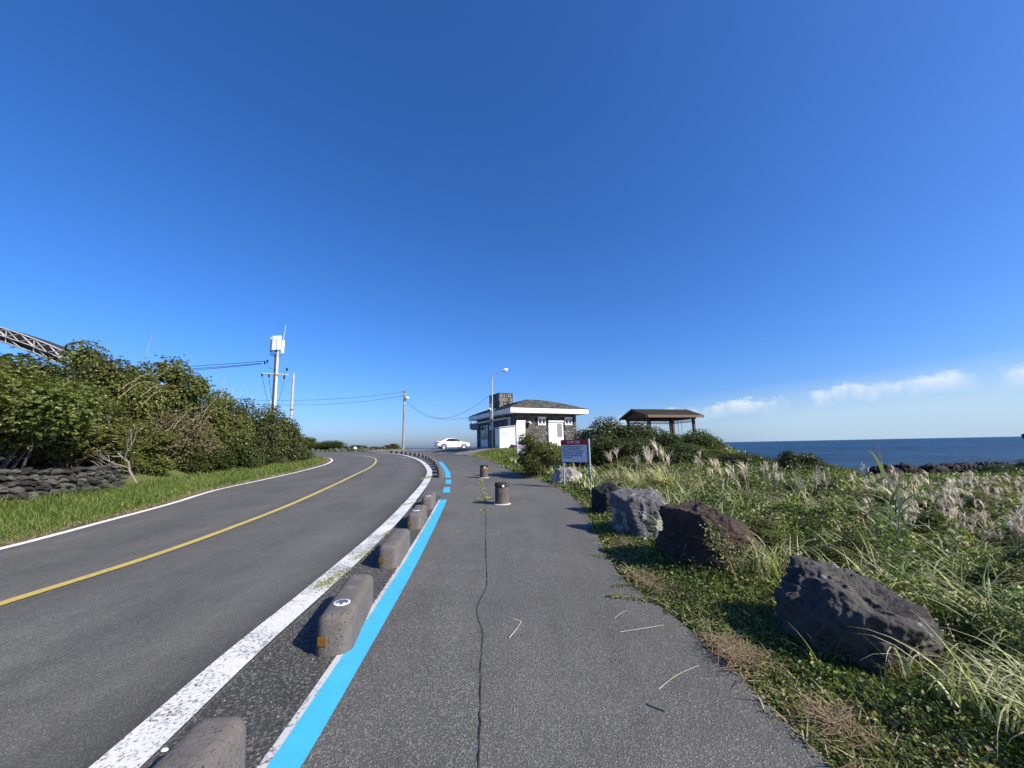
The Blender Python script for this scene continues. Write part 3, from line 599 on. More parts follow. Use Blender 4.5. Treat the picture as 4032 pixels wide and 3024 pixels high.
for r_ in range(20):
    z = .0+bh*(r_+.5); x = -.0 if r_ % 2 else .0
    x = .0
    first = True
    while x < LF-.05:
        k = 2 if (first and r_ % 2) else (0 if g.random() < .6 else 1); first = False
        w = meshes[k][1]+.006; xc = x+w
        if xc+w > LF+.01:
            k = 2; w = meshes[2][1]+.006; xc = LF-w
            if xc-w < x-.12: break
        x = xc+w
        if any(a-w*.6 < xc < b_+w*.6 and c-.02 < z < d_ for a, b_, c, d_ in OP): continue
        o = bpy.data.objects.new('brick', meshes[k][0]); C.objects.link(o); o.parent = bo; o.location = (xc, g.uniform(-.004, .004), z); nb += 1
# the shaded side wall's bricks, too small to pick apart singly
b = MB(); rnd = []
for r_ in range(20):
    z = bh*(r_+.5); y = (r_ % 2)*.2
    while y < LS-.1:
        w = g.choice((.4, .34)); a0, a1 = y+.008, min(y+w-.008, LS); y += w
        if (5.7 < (a0+a1)/2 < 7.65 and z < 2.15) or ((a0+a1)/2 < .95 and z < 1.75) or (.85 < (a0+a1)/2 < 1.45 and 1.85 < z < 2.5): continue
        n0 = len(b.v); b.box(-.022, 0, a0, a1, z-bh/2+.006, z+bh/2-.006); q = g.random(); rnd += [q]*8
o = mk('side_bricks', b.v, b.f, M_brick, bo, attr=rnd); o['kind'] = 'stuff'
# windows and doors on the front
def fr(name, x0, x1, z0, z1, d0, d1, mat, parent): return MB().box(x0, x1, -d1, -d0, z0, z1).obj(name, mat, parent)
for (x0, x1, z0, z1) in ((2.04, 2.74, 1.84, 2.36), (4.61, 5.32, 1.86, 2.36)):
    w = fr('window', x0, x1, z0, z1, -.02, .03, M_paintw, bo)
    mx_ = (x0+x1)/2
    for a, c in ((x0+.07, mx_-.05), (mx_+.05, x1-.07)): fr('pane', a, c, z0+.08, z1-.05, .031, .034, M_glassd, w)
    fr('mullion', mx_-.02, mx_+.02, z0+.03, z1-.02, .033, .045, M_paintw, w)
    fr('lintel', x0-.03, x1+.04, z1+.015, z1+.12, -.02, .09, M_paintw, bo); fr('sill', x0-.02, x1+.02, z0-.04, z0-.004, -.01, .07, M_paintw, bo)
d = fr('door', .12, .80, 0, 2.04, -.02, .03, M_paintw, bo)
fr('door_panel', .17, .75, .93, 1.98, .031, .038, M_paintw, d); fr('door_panel', .17, .75, .1, .9, .031, .038, M_paintw, d)
fr('handle', .19, .27, .97, 1.03, .04, .10, M_black, d); fr('lintel', .06, .86, 2.06, 2.18, -.02, .10, M_paintw, bo)
fr('door_frame', .06, .118, 0, 2.05, -.02, .045, M_paintw, bo); fr('door_frame', .802, .86, 0, 2.05, -.02, .045, M_grayp, bo)
fr('door', 3.0, 3.66, 0, 2.03, -.02, .035, M_paintw, bo); d = fr('door', 3.68, 4.40, 0, 2.03, -.02, .03, M_paintw, bo)
fr('pane', 3.79, 4.26, .82, 1.94, .031, .034, M_frost, d)
for a, c, e, f_ in ((3.70, 3.78, .02, 2.01), (4.27, 4.38, .02, 2.01), (3.78, 4.27, .02, .8), (3.78, 4.27, 1.95, 2.01)): fr('door_rail', a, c, e, f_, .031, .05, M_paintw, d)
fr('lintel', 2.97, 4.45, 2.05, 2.19, -.02, .12, M_paintw, bo)
sp = MB(); sp.box(1.07, 1.13, -.16, 0, 1.62, 1.95); sp.obj('floodlight_bracket', M_black, bo)
M_ = Matrix.Translation((1.16, -.22, 2.0)) @ Matrix.Rotation(.7, 4, 'Y'); MB().box(-.13, .13, -.09, .09, -.04, .04, M_).obj('floodlight', M_discw, bo)
# side wall: beam, window, glazed door
def sd_(name, y0, y1, z0, z1, d0, d1, mat, parent): return MB().box(-d1, -d0, y0, y1, z0, z1).obj(name, mat, parent)
sd_('beam', 1.55, 9.0, 2.38, 2.53, -.02, .16, M_paintw, bo)
w = sd_('window', .88, 1.42, 1.86, 2.45, -.02, .03, M_paintw, bo); sd_('pane', .95, 1.13, 1.93, 2.36, .031, .034, M_glassd, w); sd_('pane', 1.18, 1.36, 1.93, 2.36, .031, .034, M_glassd, w); sd_('lintel', .84, 1.46, 2.40, 2.5, -.02, .08, M_paintw, bo)
w = sd_('glazed_door', 5.78, 7.58, .12, 2.14, -.02, .03, M_grayp, bo)
sd_('pane', 5.9, 6.6, .85, 2.02, .031, .034, M_glassd, w); sd_('pane', 6.72, 7.42, .85, 2.02, .031, .034, M_glassd, w)
sd_('door_rail', 6.60, 6.72, .14, 2.12, .031, .06, M_paintw, w); sd_('door_rail', 5.80, 5.88, .14, 2.12, .031, .05, M_paintw, w); sd_('door_rail', 7.44, 7.56, .14, 2.12, .031, .05, M_paintw, w)
sd_('door_panel', 5.9, 7.42, .18, .8, .031, .04, M_paintw, w); sd_('plinth', 5.6, LS, -.5, .10, -.02, .06, M_conc, bo)
bc = MB(); bc.box(-.72, .0, LS-.4, LS+.2, 1.88, 2.42); bc.obj('balcony', M_grayp, bo); MB().box(-.72, .0, LS-.55, LS-.4, 1.78, 1.96).obj('balcony_slab', M_conc, bo)
MB().tube([(-.78, LS-.45, 1.9), (-.79, LS-.45, 2.62)], .035, 6).obj('balcony_post', M_black, bo)
# roof: white fascia slab and low hipped shingle roof
ov, ovf = .75, .42; z0, z1 = 2.73, 3.10
x0, x1, y0, y1 = -ov, LF+ov+.02, -ov, LS+ovf
MB().box(x0, x1, y0, y1, z0, z1).obj('fascia', M_paintw, bo)
ctrx = (x0+x1)/2; yr0, yr1 = y0+3.3, y1-3.3; pk = 4.18
def roofz(x, y):
    u = min(x-x0, x1-x, y-y0, y1-y)/3.4; u = max(0, min(1, u)); return z1+.02+(pk-z1-.02)*(1-(1-u)**1.35)
nx_, ny_ = 36, 50; V = [(x0+.05+(x1-x0-.1)*i/nx_, y0+.05+(y1-y0-.1)*j/ny_, 0) for j in range(ny_+1) for i in range(nx_+1)]
V = [(x, y, roofz(x, y)) for x, y, _ in V]; i = (np.arange(ny_)[:, None]*(nx_+1)+np.arange(nx_)[None]).ravel()
mk('roof', V, np.stack([i, i+1, i+2+nx_, i+1+nx_], 1).astype(np.int32), M_rooft, bo, False, attr=[g.random()*.2 for _ in V])
b = MB(); rnd = []
def shin(x, y, dx, dy, w):                 # one shingle whose lower edge stands proud
    tx, ty = -dy, dx; L_ = .34; c = []
    for (s, u) in ((-1, 0), (1, 0), (1, 1), (-1, 1)):
        px, py = x+tx*w*.5*s+dx*L_*u, y+ty*w*.5*s+dy*L_*u; c.append(Vector((px, py, roofz(px, py)+(.045 if u == 0 else .008))))
    n0 = len(b.v); b.add(c+[c[0]-Vector((0, 0, .035)), c[1]-Vector((0, 0, .035))], [(0, 1, 2, 3), (4, 5, 1, 0)]); q = g.random(); rnd.extend([q]*6)
for r_ in range(12):
    q = .04+r_*.27
    x = x0+q
    while x < x1-q: w = g.uniform(.2, .4); (shin(x+w/2, y0+q, 0, 1, w*.94)); x += w
    y = y0+q
    while y < y1-q: w = g.uniform(.2, .4); shin(x0+q, y+w/2, 1, 0, w*.94); y += w
    y = y0+q
    while y < y1-q: w = g.uniform(.2, .4); shin(x1-q, y+w/2, -1, 0, w*.94); y += w
o = mk('roof_shingles', b.v, b.f, M_rooft, bo, attr=rnd); o['kind'] = 'stuff'
# water tank tower with stone shingle cladding
tx0, ty0, tw_, td_ = .5, 4.29, 1.36, 2.31; tzb, tzt = 2.9, 4.93
tw = MB().box(tx0, tx0+tw_, ty0, ty0+td_, tzb, tzt).obj('roof_tower', M_mortar, bo)
MB().box(tx0-.04, tx0+tw_+.04, ty0-.04, ty0+td_+.04, tzt, tzt+.035).obj('coping', M_darkst, tw)
tm = []
for w in (.10, .125): 
    bb = MB(); bb.add([(-w/2+.004, 0, 0), (w/2-.004, 0, 0), (w/2-.004, -.008, .36), (-w/2+.004, -.008, .36), (-w/2+.004, -.035, 0), (w/2-.004, -.035, 0)], [(4, 5, 2, 3), (0, 1, 5, 4), (0, 4, 3), (1, 2, 5)])
    o = bb.obj('stone_tile', M_towt); tm.append(o.data); bpy.data.objects.remove(o)
for r_ in range(6):
    z = tzt-.36-r_*.345
    x = 0
    while x < tw_-.06:
        k = g.randrange(2); w = (.10, .125)[k]; o = bpy.data.objects.new('stone_tile', tm[k]); C.objects.link(o); o.parent = tw; o.location = (tx0+x+w/2, ty0-.002, z+g.uniform(-.03, .0)); x += w
    x = 0
    while x < td_-.06 and r_ < 5:
        k = g.randrange(2); w = (.10, .125)[k]; o = bpy.data.objects.new('stone_tile', tm[k]); C.objects.link(o); o.parent = tw; o.rotation_euler = (0, 0, -PI/2); o.location = (tx0-.002, ty0+td_-x-w/2, z+g.uniform(-.03, .0)); x += w
tag(bo, 'low dark basalt brick building with white fascia and a shingled roof tower', 'building')
# white lean-to shed against the side wall
sh = empty('lean_to_shed', (.21, 30.43, 1.40), TH); W2, D2 = 1.36, .93
V = [(-W2, 0, 0), (-.03, 0, 0), (-.03, 0, 1.73), (-W2, 0, 1.58), (-W2, D2, 0), (-.03, D2, 0), (-.03, D2, 1.73), (-W2, D2, 1.58)]
mk('shed_body', V, [(0, 1, 2, 3), (5, 4, 7, 6), (4, 0, 3, 7), (1, 5, 6, 2), (3, 2, 6, 7), (0, 4, 5, 1)], M_paintw, sh)
mk('shed_roof', [(-W2-.1, -.12, 1.585), (-.03, -.12, 1.745), (-.03, D2, 1.745), (-W2-.1, D2, 1.585), (-W2-.1, -.12, 1.63), (-.03, -.12, 1.79), (-.03, D2, 1.79), (-W2-.1, D2, 1.63)], [(0, 1, 2, 3), (7, 6, 5, 4), (0, 4, 5, 1), (3, 2, 6, 7), (0, 3, 7, 4), (1, 5, 6, 2)], M_grayp, sh)
d = MB().box(-.86, -.27, -.03, -.002, .02, 1.5).obj('door', M_paintw, sh)
MB().box(-.81, -.32, -.036, -.031, .8, 1.44).obj('door_panel', M_paintw, d); MB().box(-.81, -.32, -.036, -.031, .08, .76).obj('door_panel', M_paintw, d); MB().box(-.40, -.32, -.07, -.037, .78, .83).obj('handle', M_black, d)
MB().lathe([(.2, 0), (.2, .006)], 24, Matrix.Translation((-1.10, -.003, 1.18)) @ Matrix.Rotation(PI/2, 4, 'X')).obj('round_emblem', flat('pale blue emblem', (.36, .62, .70), .6, .3, 0, .25, 12), sh)
MB().box(-W2-.02, -W2+.0, 0, D2, 0, .22).obj('plinth', M_grayp, sh)
tag(sh, 'white lean-to shed with a faded blue round emblem against the stone building', 'shed')
def heap(name, x, y, z, s, label, cat, mat, seed):
    return boulder(name, (x, y, z), [((-1, 0, .3), .3*s), ((1, 0, .5), .42*s), ((0, -1, .3), .25*s), ((0, 1, .2), .3*s), ((.2, 0, 1), .26*s), ((0, 0, -1), .15*s)], mat, label, seed, 4, .12*s)
o = heap('black_bag', -.02, 30.1, 1.47, .8, 'slumped black bag on the step by the white shed', 'bag', M_black, 9); o['category'] = 'bag'; del o['group']
o = heap('black_bag', .36, 30.25, 1.46, .6, 'smaller black bag between the shed and the small banner', 'bag', M_black, 10); o['category'] = 'bag'; del o['group']

# small banner board behind the shrub
bn = empty('small_banner', (.22, 21.6, T(.6, 21.6)), .1); zt_ = 1.83-T(.6, 21.6)
MB().box(0, 1.0, -.01, .01, zt_-.66, zt_).obj('panel', flat('lilac white banner', (.50, .47, .58), .6), bn)
MB().box(.05, .95, -.014, -.011, zt_-.19, zt_-.03).obj('picture_strip', flat('sea picture print', (.03, .12, .25), .5, .4, 0, .6, 9), bn)
for k in range(5):
    a = .08+k*.17; b = MB(); b.box(a, a+.035, -.014, -.011, zt_-.45, zt_-.27); b.box(a+.05, a+.13, -.014, -.011, zt_-.31, zt_-.27); b.box(a+.05, a+.13, -.014, -.011, zt_-.40, zt_-.36); b.obj('lettering', flat('purple ink', (.25, .06, .16), .6), bn)
for x_ in (.03, .97): MB().tube([(x_, .03, -.1), (x_, .03, zt_)], .018, 6).obj('post', M_metal, bn)
tag(bn, 'small lilac banner with a blue picture strip half hidden by the shrub', 'banner')

# ================================================================== POLES AND CABLES
lp = empty('street_lamp', (-1.64, 31.2, 1.38))
MB().tube([(0, 0, -.1), (0, 0, 2.4), (.0, 0, 5.9)], [.065, .055, .045], 12).obj('post', M_metal, lp, True)
MB().tube([(0, 0, 5.6), (0, 0, 5.93), (.12, 0, 6.04), (.5, 0, 6.22), (.88, 0, 6.36)], [.055, .06, .05, .035, .03], 10).obj('arm', M_metal, lp, True)
M_ = Matrix.Translation((1.1, 0, 6.40)) @ Matrix.Rotation(-.3, 4, 'Y')
b = MB(); b.lathe([(.03, -.28), (.10, -.18), (.14, 0), (.13, .16), (.05, .24)], 14, M_ @ Matrix.Rotation(PI/2, 4, 'Y')); b.obj('lamp_head', M_discw, lp, True)
MB().lathe([(.10, -.02), (.10, .0), (.05, .05)], 14, M_ @ Matrix.Translation((.02, 0, -.15))).obj('lens', flat('lamp lens', (.6, .6, .55), .3), lp, True)
for (a, z_) in ((2.4, 3.2), (-.6, 3.15)): MB().tube([(0, 0, z_-.2), (math.cos(a)*.3, 0, z_+.1)], .02, 6).obj('bracket', M_metal, lp)
tag(lp, 'tall thin street lamp with a curved arm in front of the building', 'street lamp')
sp = empty('service_pole', (-1.80, 31.45, 1.38))
MB().tube([(0, 0, -.1), (0, 0, 1.75), (0, 0, 3.7)], [.12, .10, .085], 12).obj('post', flat('dark service pole', (.16, .14, .125), .8), sp, True)
MB().box(-.1, .1, -.22, -.1, 1.5, 1.85).obj('meter_box', M_grayp, sp); MB().tube([(-.02, -.1, 1.8), (-.05, -.11, 2.6), (0, -.1, 3.6)], .02, 5).obj('conduit', M_grayp, sp)
tag(sp, 'short dark service pole with a meter box right behind the street lamp', 'pole')
up_ = empty('utility_pole', (-15.74, 55.7, T(-15.74, 55.7)))
MB().tube([(0, 0, -.2), (0, 0, 8.65)], [.17, .115], 14).obj('post', flat('brown grey concrete pole', (.27, .225, .20), .9, .3, 0, .25, 1.5), up_, True)
for z_ in (8.3, 7.7): MB().tube([(-.5, -.1, z_), (.25, -.1, z_)], .03, 6).obj('insulator_arm', M_black, up_)
MB().lathe([(.08, -.2), (.24, -.1), (.27, .1), (.1, .22)], 12, Matrix.Translation((.42, -.1, 7.4))).obj('lamp_head', M_discw, up_, True)
MB().tube([(0, -.1, 6.7), (.2, -.12, 7.0), (.4, -.1, 7.3)], .03, 6).obj('lamp_arm', M_metal, up_); MB().lathe([(.12, -.15), (.14, 0), (.1, .15)], 10, Matrix.Translation((0, -.16, 6.6))).obj('junction_box', M_grayp, up_)
for k in range(6): MB().tube([(-.16, 0, 2.4+k*.75), (.16, 0, 2.4+k*.75)], .014, 5).obj('step_rung', M_black, up_)
tag(up_, 'brown grey utility pole with a small lamp at the far side of the bend', 'utility pole')
ap = empty('antenna_pole', (-27.2, 44, T(-27.2, 44))); zb_ = T(-27.2, 44)
MB().tube([(0, 0, -.2), (-.28, 0, 13.0-zb_)], [.15, .125], 14).obj('post', M_polew, ap, True)
MB().tube([(-.06, -.18, 0), (-.33, -.16, 12.8-zb_)], [.09, .075], 8).obj('cable_duct', flat('dark cable run', (.10, .09, .085), .8), ap, True)
MB().tube([(-.34, -.05, 2), (-.55, -.05, 12.9-zb_)], .06, 6).obj('conduit', M_polew, ap)
for k, (dx, dy, hh, mt, zc) in enumerate(((-.85, .1, 1.55, M_grayp, 0), (-.68, -.2, 1.6, M_paintw, .02), (-.42, .3, 1.4, M_darkst, 0), (-.16, -.5, 1.7, M_paintw, .0), (.36, -.5, 1.7, M_paintw, .02), (.68, -.2, 1.6, M_paintw, -.35))):
    z_ = 13.15-zb_+zc; w_ = .13 if k in (3, 4) else .08; MB().box(-.28+dx-w_*1.6, -.28+dx+w_*1.6, dy-.08, dy+.08, z_, z_+hh).obj('antenna_panel', mt, ap)
MB().tube([(-.28, 0, 12.95-zb_), (-.28, 0, 14.9-zb_)], .06, 8).obj('mast', M_metal, ap)
for z_ in (13.3, 14.4): 
    b = MB(); b.tube([(-1.15, 0, z_-zb_), (.45, 0, z_-zb_)], .03, 6); b.tube([(-.28, -.5, z_-zb_), (-.28, .4, z_-zb_)], .03, 6); b.obj('antenna_frame', M_metal, ap)
MB().tube([(.25, 0, 14.2-zb_), (.42, 0, 16.35-zb_)], [.035, .02], 6).obj('whip', M_polew, ap)
for k, (a0, a1) in enumerate(((-1.1, -.4), (-.9, -.35), (-.7, -.3), (.45, .0))):
    MB().tube([(a0, -.1, 13.2-zb_), (a0+.02, -.12, 12.75-zb_), ((a0+a1)/2, -.14, 12.5-zb_), (a1, -.16, 12.65-zb_)], .028, 5).obj('feeder_cable', M_wire, ap)
MB().tube([(-1.85, -.12, 10.45-zb_), (1.2, -.12, 10.25-zb_)], .075, 6).obj('crossarm', M_polew, ap)
for x_, z_ in ((-1.8, 10.3), (-1.0, 10.2), (.8, 9.95), (1.05, 10.9), (-1.3, 11.9), (-1.6, 11.75)):
    MB().lathe([(.05, -.2), (.11, -.1), (.08, 0), (.11, .1), (.04, .2)], 8, Matrix.Translation((x_, -.15, z_-zb_))).obj('insulator', M_black, ap)
tag(ap, 'tall white utility pole topped with white cellular antenna panels and a whip', 'antenna pole')
p2 = empty('bare_pole', (-25.3, 44, T(-25.3, 44))); MB().tube([(0, 0, -.2), (-.12, 0, 10.4-T(-25.3, 44))], [.15, .12], 12).obj('post', M_pole, p2, True)
MB().lathe([(.19, 5.2), (.19, 5.27)], 12, Matrix.Translation((-.05, 0, 0))).obj('band', M_black, p2)
tag(p2, 'bare topped concrete pole just right of the antenna pole', 'pole')
for (x_, y_, h_) in ((-32.9, 52, 7.2), (-31.8, 53, 6.2)):
    q = empty('distant_pole', (x_, y_, T(x_, y_))); MB().tube([(0, 0, 0), (0, 0, h_)], .05, 6).obj('post', M_polew, q); MB().tube([(-.5, 0, h_-1), (.6, 0, h_-1.1)], .04, 5).obj('crossarm', M_polew, q)
    tag(q, 'thin white pole showing just above the hedge left of the antenna pole' if x_ < -32 else 'shorter white pole top close beside the thin one above the hedge', 'pole')
def cable(a, b, sag, label, r=.014, n=18):
    a, b = Vector(a), Vector(b); pts = [a.lerp(b, t/n)-Vector((0, 0, sag*4*(t/n)*(1-t/n))) for t in range(n+1)]
    o = MB().tube(pts, r, 4).obj('power_cable', M_wire); tag(o, label, 'cable', 'overhead cables'); return o
cable((-28.9, 43.9, 11.95), (-62, 42, 11.2), .5, 'upper black cable running left from the antenna pole', .03)
cable((-29.2, 43.9, 11.7), (-62, 42, 10.7), .5, 'middle black cable running left from the antenna pole', .03)
cable((-29.2, 43.85, 11.6), (-62, 42, 10.4), .55, 'lowest black cable running left from the antenna pole', .03)
cable((-29.0, 43.9, 10.15), (-32.4, 52, 6.4), .5, 'dropper cable from the left end of the crossarm', .02)
cable((-28.2, 43.9, 10.05), (-31.9, 52, 5.8), .6, 'dropper cable from the middle of the crossarm', .02)
cable((-26.4, 43.9, 9.85), (-27.6, 44.5, 5.4), .3, 'dropper cable from the right end of the crossarm', .02)
cable((-28.9, 43.8, 11.9), (-27.4, 43.8, 10.8), .2, 'jumper loop beside the antenna pole', .018); cable((-26.15, 43.8, 10.9), (-26.4, 43.8, 10.0), -.35, 'short jumper loop right of the antenna pole', .018)
cable((-34, 48, 8.0), (-16.2, 55.6, 9.65), .5, 'thin upper cable between the far left and the bend pole', .018); cable((-34, 48, 7.5), (-16.2, 55.6, 9.05), .6, 'thin lower cable between the far left and the bend pole', .018)
cable((-15.5, 55.6, 8.6), (-1.85, 31.4, 5.75), 2.35, 'sagging cable from the bend pole to the service pole top', .014)
cable((-15.5, 55.6, 8.4), (-4.3, 38.4, 4.5), 1.1, 'thin cable from the bend pole to the building eave', .012)
MB_ = MB().tube([(0, 0, 3.5), (-.08, 0, 4.4)], [.04, .03], 6).obj('riser', M_black, sp)

# ================================================================== CAR
def car(x, y, z, rz):
    root = empty('parked_car', (x, y, z), rz)          # +x forward
    st = [(-2.42, .46, .98, .60), (-2.38, .34, 1.00, .74), (-2.2, .26, 1.03, .84), (-1.7, .22, 1.02, .90), (-1.0, .2, .99, .92), (0, .19, .95, .925), (.9, .19, .93, .92), (1.5, .2, .88, .90), (2.0, .21, .82, .86), (2.28, .24, .74, .76), (2.42, .32, .62, .58)]
    vs, fs = [], []
    for X_, zb, zt, hw in st:
        pr = [(hw*.80, zb), (hw*.97, zb+.07), (hw*1.0, zb+(zt-zb)*.5), (hw*.985, zb+(zt-zb)*.76), (hw*.93, zt-.03), (hw*.80, zt+.01), (hw*.4, zt+.035), (0, zt+.04)]
        full = [(-a, b_) for a, b_ in pr][::1]+[(a, b_) for a, b_ in pr[::-1][1:]]
        vs += [(X_, a, b_) for a, b_ in full]
    k = 15
    for i in range(len(st)-1):
        for j in range(k-1): fs.append((i*k+j, i*k+j+1, (i+1)*k+j+1, (i+1)*k+j))
        fs.append((i*k+k-1, i*k, (i+1)*k, (i+1)*k+k-1))
    fs.append(tuple(range(k-1, -1, -1))); fs.append(tuple((len(st)-1)*k+j for j in range(k)))
    mk('body', vs, fs, M_car, root, True)
    cab = [(-1.95, 1.0, 1.02, .70), (-1.5, 1.0, 1.20, .72), (-1.0, .98, 1.40, .70), (-.5, .97, 1.455, .68), (0, .96, 1.46, .68), (.35, .95, 1.43, .69), (.75, .94, 1.26, .72), (1.25, .90, .97, .76)]
    vs, fs = [], []
    for X_, zb, zt, hw in cab: vs += [(X_, -hw-.10, zb-.05), (X_, -hw*.97-.04, zb+(zt-zb)*.55), (X_, -hw*.88, zt-.035), (X_, -hw*.5, zt), (X_, 0, zt+.012), (X_, hw*.5, zt), (X_, hw*.88, zt-.035), (X_, hw*.97+.04, zb+(zt-zb)*.55), (X_, hw+.10, zb-.05)]
    for i in range(len(cab)-1):
        for j in range(8): fs.append((i*9+j, i*9+j+1, (i+1)*9+j+1, (i+1)*9+j))
    fs.append(tuple(range(8, -1, -1))); fs.append(tuple(7*9+j for j in range(9)))
    mk('cabin', vs, fs, M_car, root, True)
    for s in (-1, 1):
        pl = [(-1.25, 1.02), (-.78, 1.35), (-.3, 1.395), (.3, 1.385), (.72, 1.2), (.98, 1.0)]
        def yy(z_): return s*(.835-(z_-.98)*.42)
        v = [(a, yy(b_)+s*.006, b_) for a, b_ in pl]+[(a, yy(b_)-s*.02, b_) for a, b_ in pl]; n = 6
        f = [tuple(range(n)), tuple(range(2*n-1, n-1, -1))]+[(i, i+n, (i+1) % n+n, (i+1) % n) for i in range(n)]
        w = mk('side_window', v, f, M_carg, root); 
        MB().box(-.02, .02, min(s*.70, s*.84), max(s*.70, s*.84), 1.0, 1.38, Matrix.Translation((-.18, 0, 0))).obj('window_pillar', M_black, root)
        MB().lathe([(.05, -.09), (.085, -.04), (.085, .04), (.04, .09)], 8, Matrix.Translation((.80, s*1.0, 1.02)) @ Matrix.Rotation(PI/2, 4, 'X')).obj('mirror', M_black, root, True)
        for X_ in (-1.40, 1.46):
            Mw = Matrix.Translation((X_, s*.80, .33)) @ Matrix.Rotation(PI/2, 4, 'X')
            MB().lathe([(.39, -.135), (.39, .135)], 24, Mw).obj('wheel_arch', M_black, root)
            w = MB().lathe([(.25, -.15), (.33, -.13), (.335, .13), (.25, .15)], 24, Mw).obj('wheel', M_tyre, root, True)
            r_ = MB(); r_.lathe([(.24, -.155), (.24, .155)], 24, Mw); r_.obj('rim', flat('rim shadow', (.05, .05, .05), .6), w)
            q = MB()
            for a in range(7): q.box(-.025, .025, .03, .23, -.165, .165, Mw @ Matrix.Rotation(a*2*PI/7, 4, 'Z'))
            q.lathe([(.225, -.16), (.245, -.168), (.245, .168), (.225, .16)], 24, Mw); q.obj('spokes', M_rim, w)
        MB().box(-2.40, -2.05, min(s*.52, s*.865), max(s*.52, s*.865), .80, .95).obj('tail_light', M_red, root)
        MB().box(2.05, 2.32, min(s*.5, s*.82), max(s*.5, s*.82), .62, .74).obj('headlight', M_discw, root)
        MB().box(-1.0, 1.05, min(s*.9, s*.935), max(s*.9, s*.935), .20, .27).obj('sill_trim', M_car, root)
        for X_ in (-.45, .55): MB().box(X_-.09, X_+.09, min(s*.915, s*.94), max(s*.915, s*.94), .86, .885).obj('door_handle', M_rim, root)
    mk('rear_window', [(-1.93, -.55, 1.045), (-1.93, .55, 1.045), (-1.06, .48, 1.395), (-1.06, -.48, 1.395)], [(0, 1, 2, 3)], M_carg, root)
    mk('windscreen', [(1.2, -.62, 1.03), (1.2, .62, 1.03), (.45, .52, 1.42), (.45, -.52, 1.42)], [(3, 2, 1, 0)], M_carg, root)
    MB().box(-2.44, -2.41, -.26, .26, .62, .74).obj('number_plate', M_discw, root)
    tag(root, 'white four door saloon car parked beside the stone building', 'car')
car(-8.62, 55.0, T(-8.6, 55)+.005, math.radians(25))

# ================================================================== PAVILION
pv = empty('pavilion', (10.5, 30.0, 1.15), math.radians(16)); PW, PD = 5.0, 3.6    # x along the eave, y away
ez, rz_ = 2.35, 3.22
zb2 = -.6
for (x_, y_) in ((.2, .25), (2.45, .25), (4.45, .25), (.2, 3.05), (4.45, 3.05), (2.3, 3.05)):
    MB().box(x_-.09, x_+.09, y_-.09, y_+.09, zb2, ez).obj('post', M_wood, pv)
for (a, b_, c, d_) in ((0, 4.7, .17, .33), (0, 4.7, 2.97, 3.13)): MB().box(a, b_, c, d_, ez-.02, ez+.14).obj('beam', M_wood, pv)
for x_ in (.2, 4.45): MB().box(x_-.08, x_+.08, .335, 2.965, ez-.02, ez+.14).obj('beam', M_wood, pv)
# gable roof with clipped right end
xa, xb = -.2, 5.0; ya, yb = -.3, 3.6; ym = (ya+yb)/2; rr_ = 5.0
th = .1
def slab(name, pts, mat, t=th):
    n = len(pts); v = pts+[(p[0], p[1], p[2]-t) for p in pts]; return mk(name, v, [tuple(range(n)), tuple(range(2*n-1, n-1, -1))]+[(i, i+n, (i+1) % n+n, (i+1) % n) for i in range(n)], mat, pv)
slab('roof', [(xa, ya, ez+.22), (xb, ya, ez+.22), (rr_, ym, rz_), (xa, ym, rz_)], M_pavr)
slab('roof', [(xb, yb, ez+.22), (xa, yb, ez+.22), (xa, ym, rz_), (rr_, ym, rz_)], M_pavr)
g = random.Random(4); b = MB(); rnd = []
for r_ in range(9):                                     # shingle courses on the near slope
    t0, t1 = r_/9, (r_+1)/9; xl0 = xa-.1*t0; xr0 = xb+(rr_-xb)*t0; x = xl0
    while x < xr0-.15:
        w = g.uniform(.25, .4); x2 = min(x+w, xr0); 
        v = [(x+.006, ya+(ym-ya)*t0, ez+.245+(rz_-ez-.22)*t0), (x2-.006, ya+(ym-ya)*t0, ez+.245+(rz_-ez-.22)*t0), (x2-.006, ya+(ym-ya)*t1, ez+.23+(rz_-ez-.22)*t1), (x+.006, ya+(ym-ya)*t1, ez+.23+(rz_-ez-.22)*t1)]
        b.add(v, [(0, 1, 2, 3)]); rnd += [g.random()]*4; x = x2
o = mk('roof_shingles', b.v, b.f, M_pavr, pv, attr=rnd); o['kind'] = 'stuff'
MB().box(xa, xb+.03, ya-.05, ya-.005, ez+.05, ez+.25).obj('fascia', M_woodl, pv)
for xe, y_ in ((xa-.11, ya), (xa-.11, yb), (xb+.005, ya), (xb+.005, yb)):
    v = [(xe, y_, ez+.02), (xe, ym, rz_-.16), (xe, ym, rz_+.03), (xe, y_, ez+.24)]; v2 = [(p[0]+.05, p[1], p[2]) for p in v]
    mk('barge_board', v+v2, [(0, 1, 2, 3), (7, 6, 5, 4), (0, 4, 5, 1), (1, 5, 6, 2), (2, 6, 7, 3), (3, 7, 4, 0)], M_wood, pv)
mk('gable', [(xa+.12, ya+.1, ez+.1), (xa+.12, yb-.1, ez+.1), (xa+.12, ym, rz_-.1), (xa+.16, ya+.1, ez+.1), (xa+.16, yb-.1, ez+.1), (xa+.16, ym, rz_-.1)], [(0, 1, 2), (5, 4, 3), (0, 3, 4, 1), (1, 4, 5, 2), (2, 5, 3, 0)], M_wood, pv)
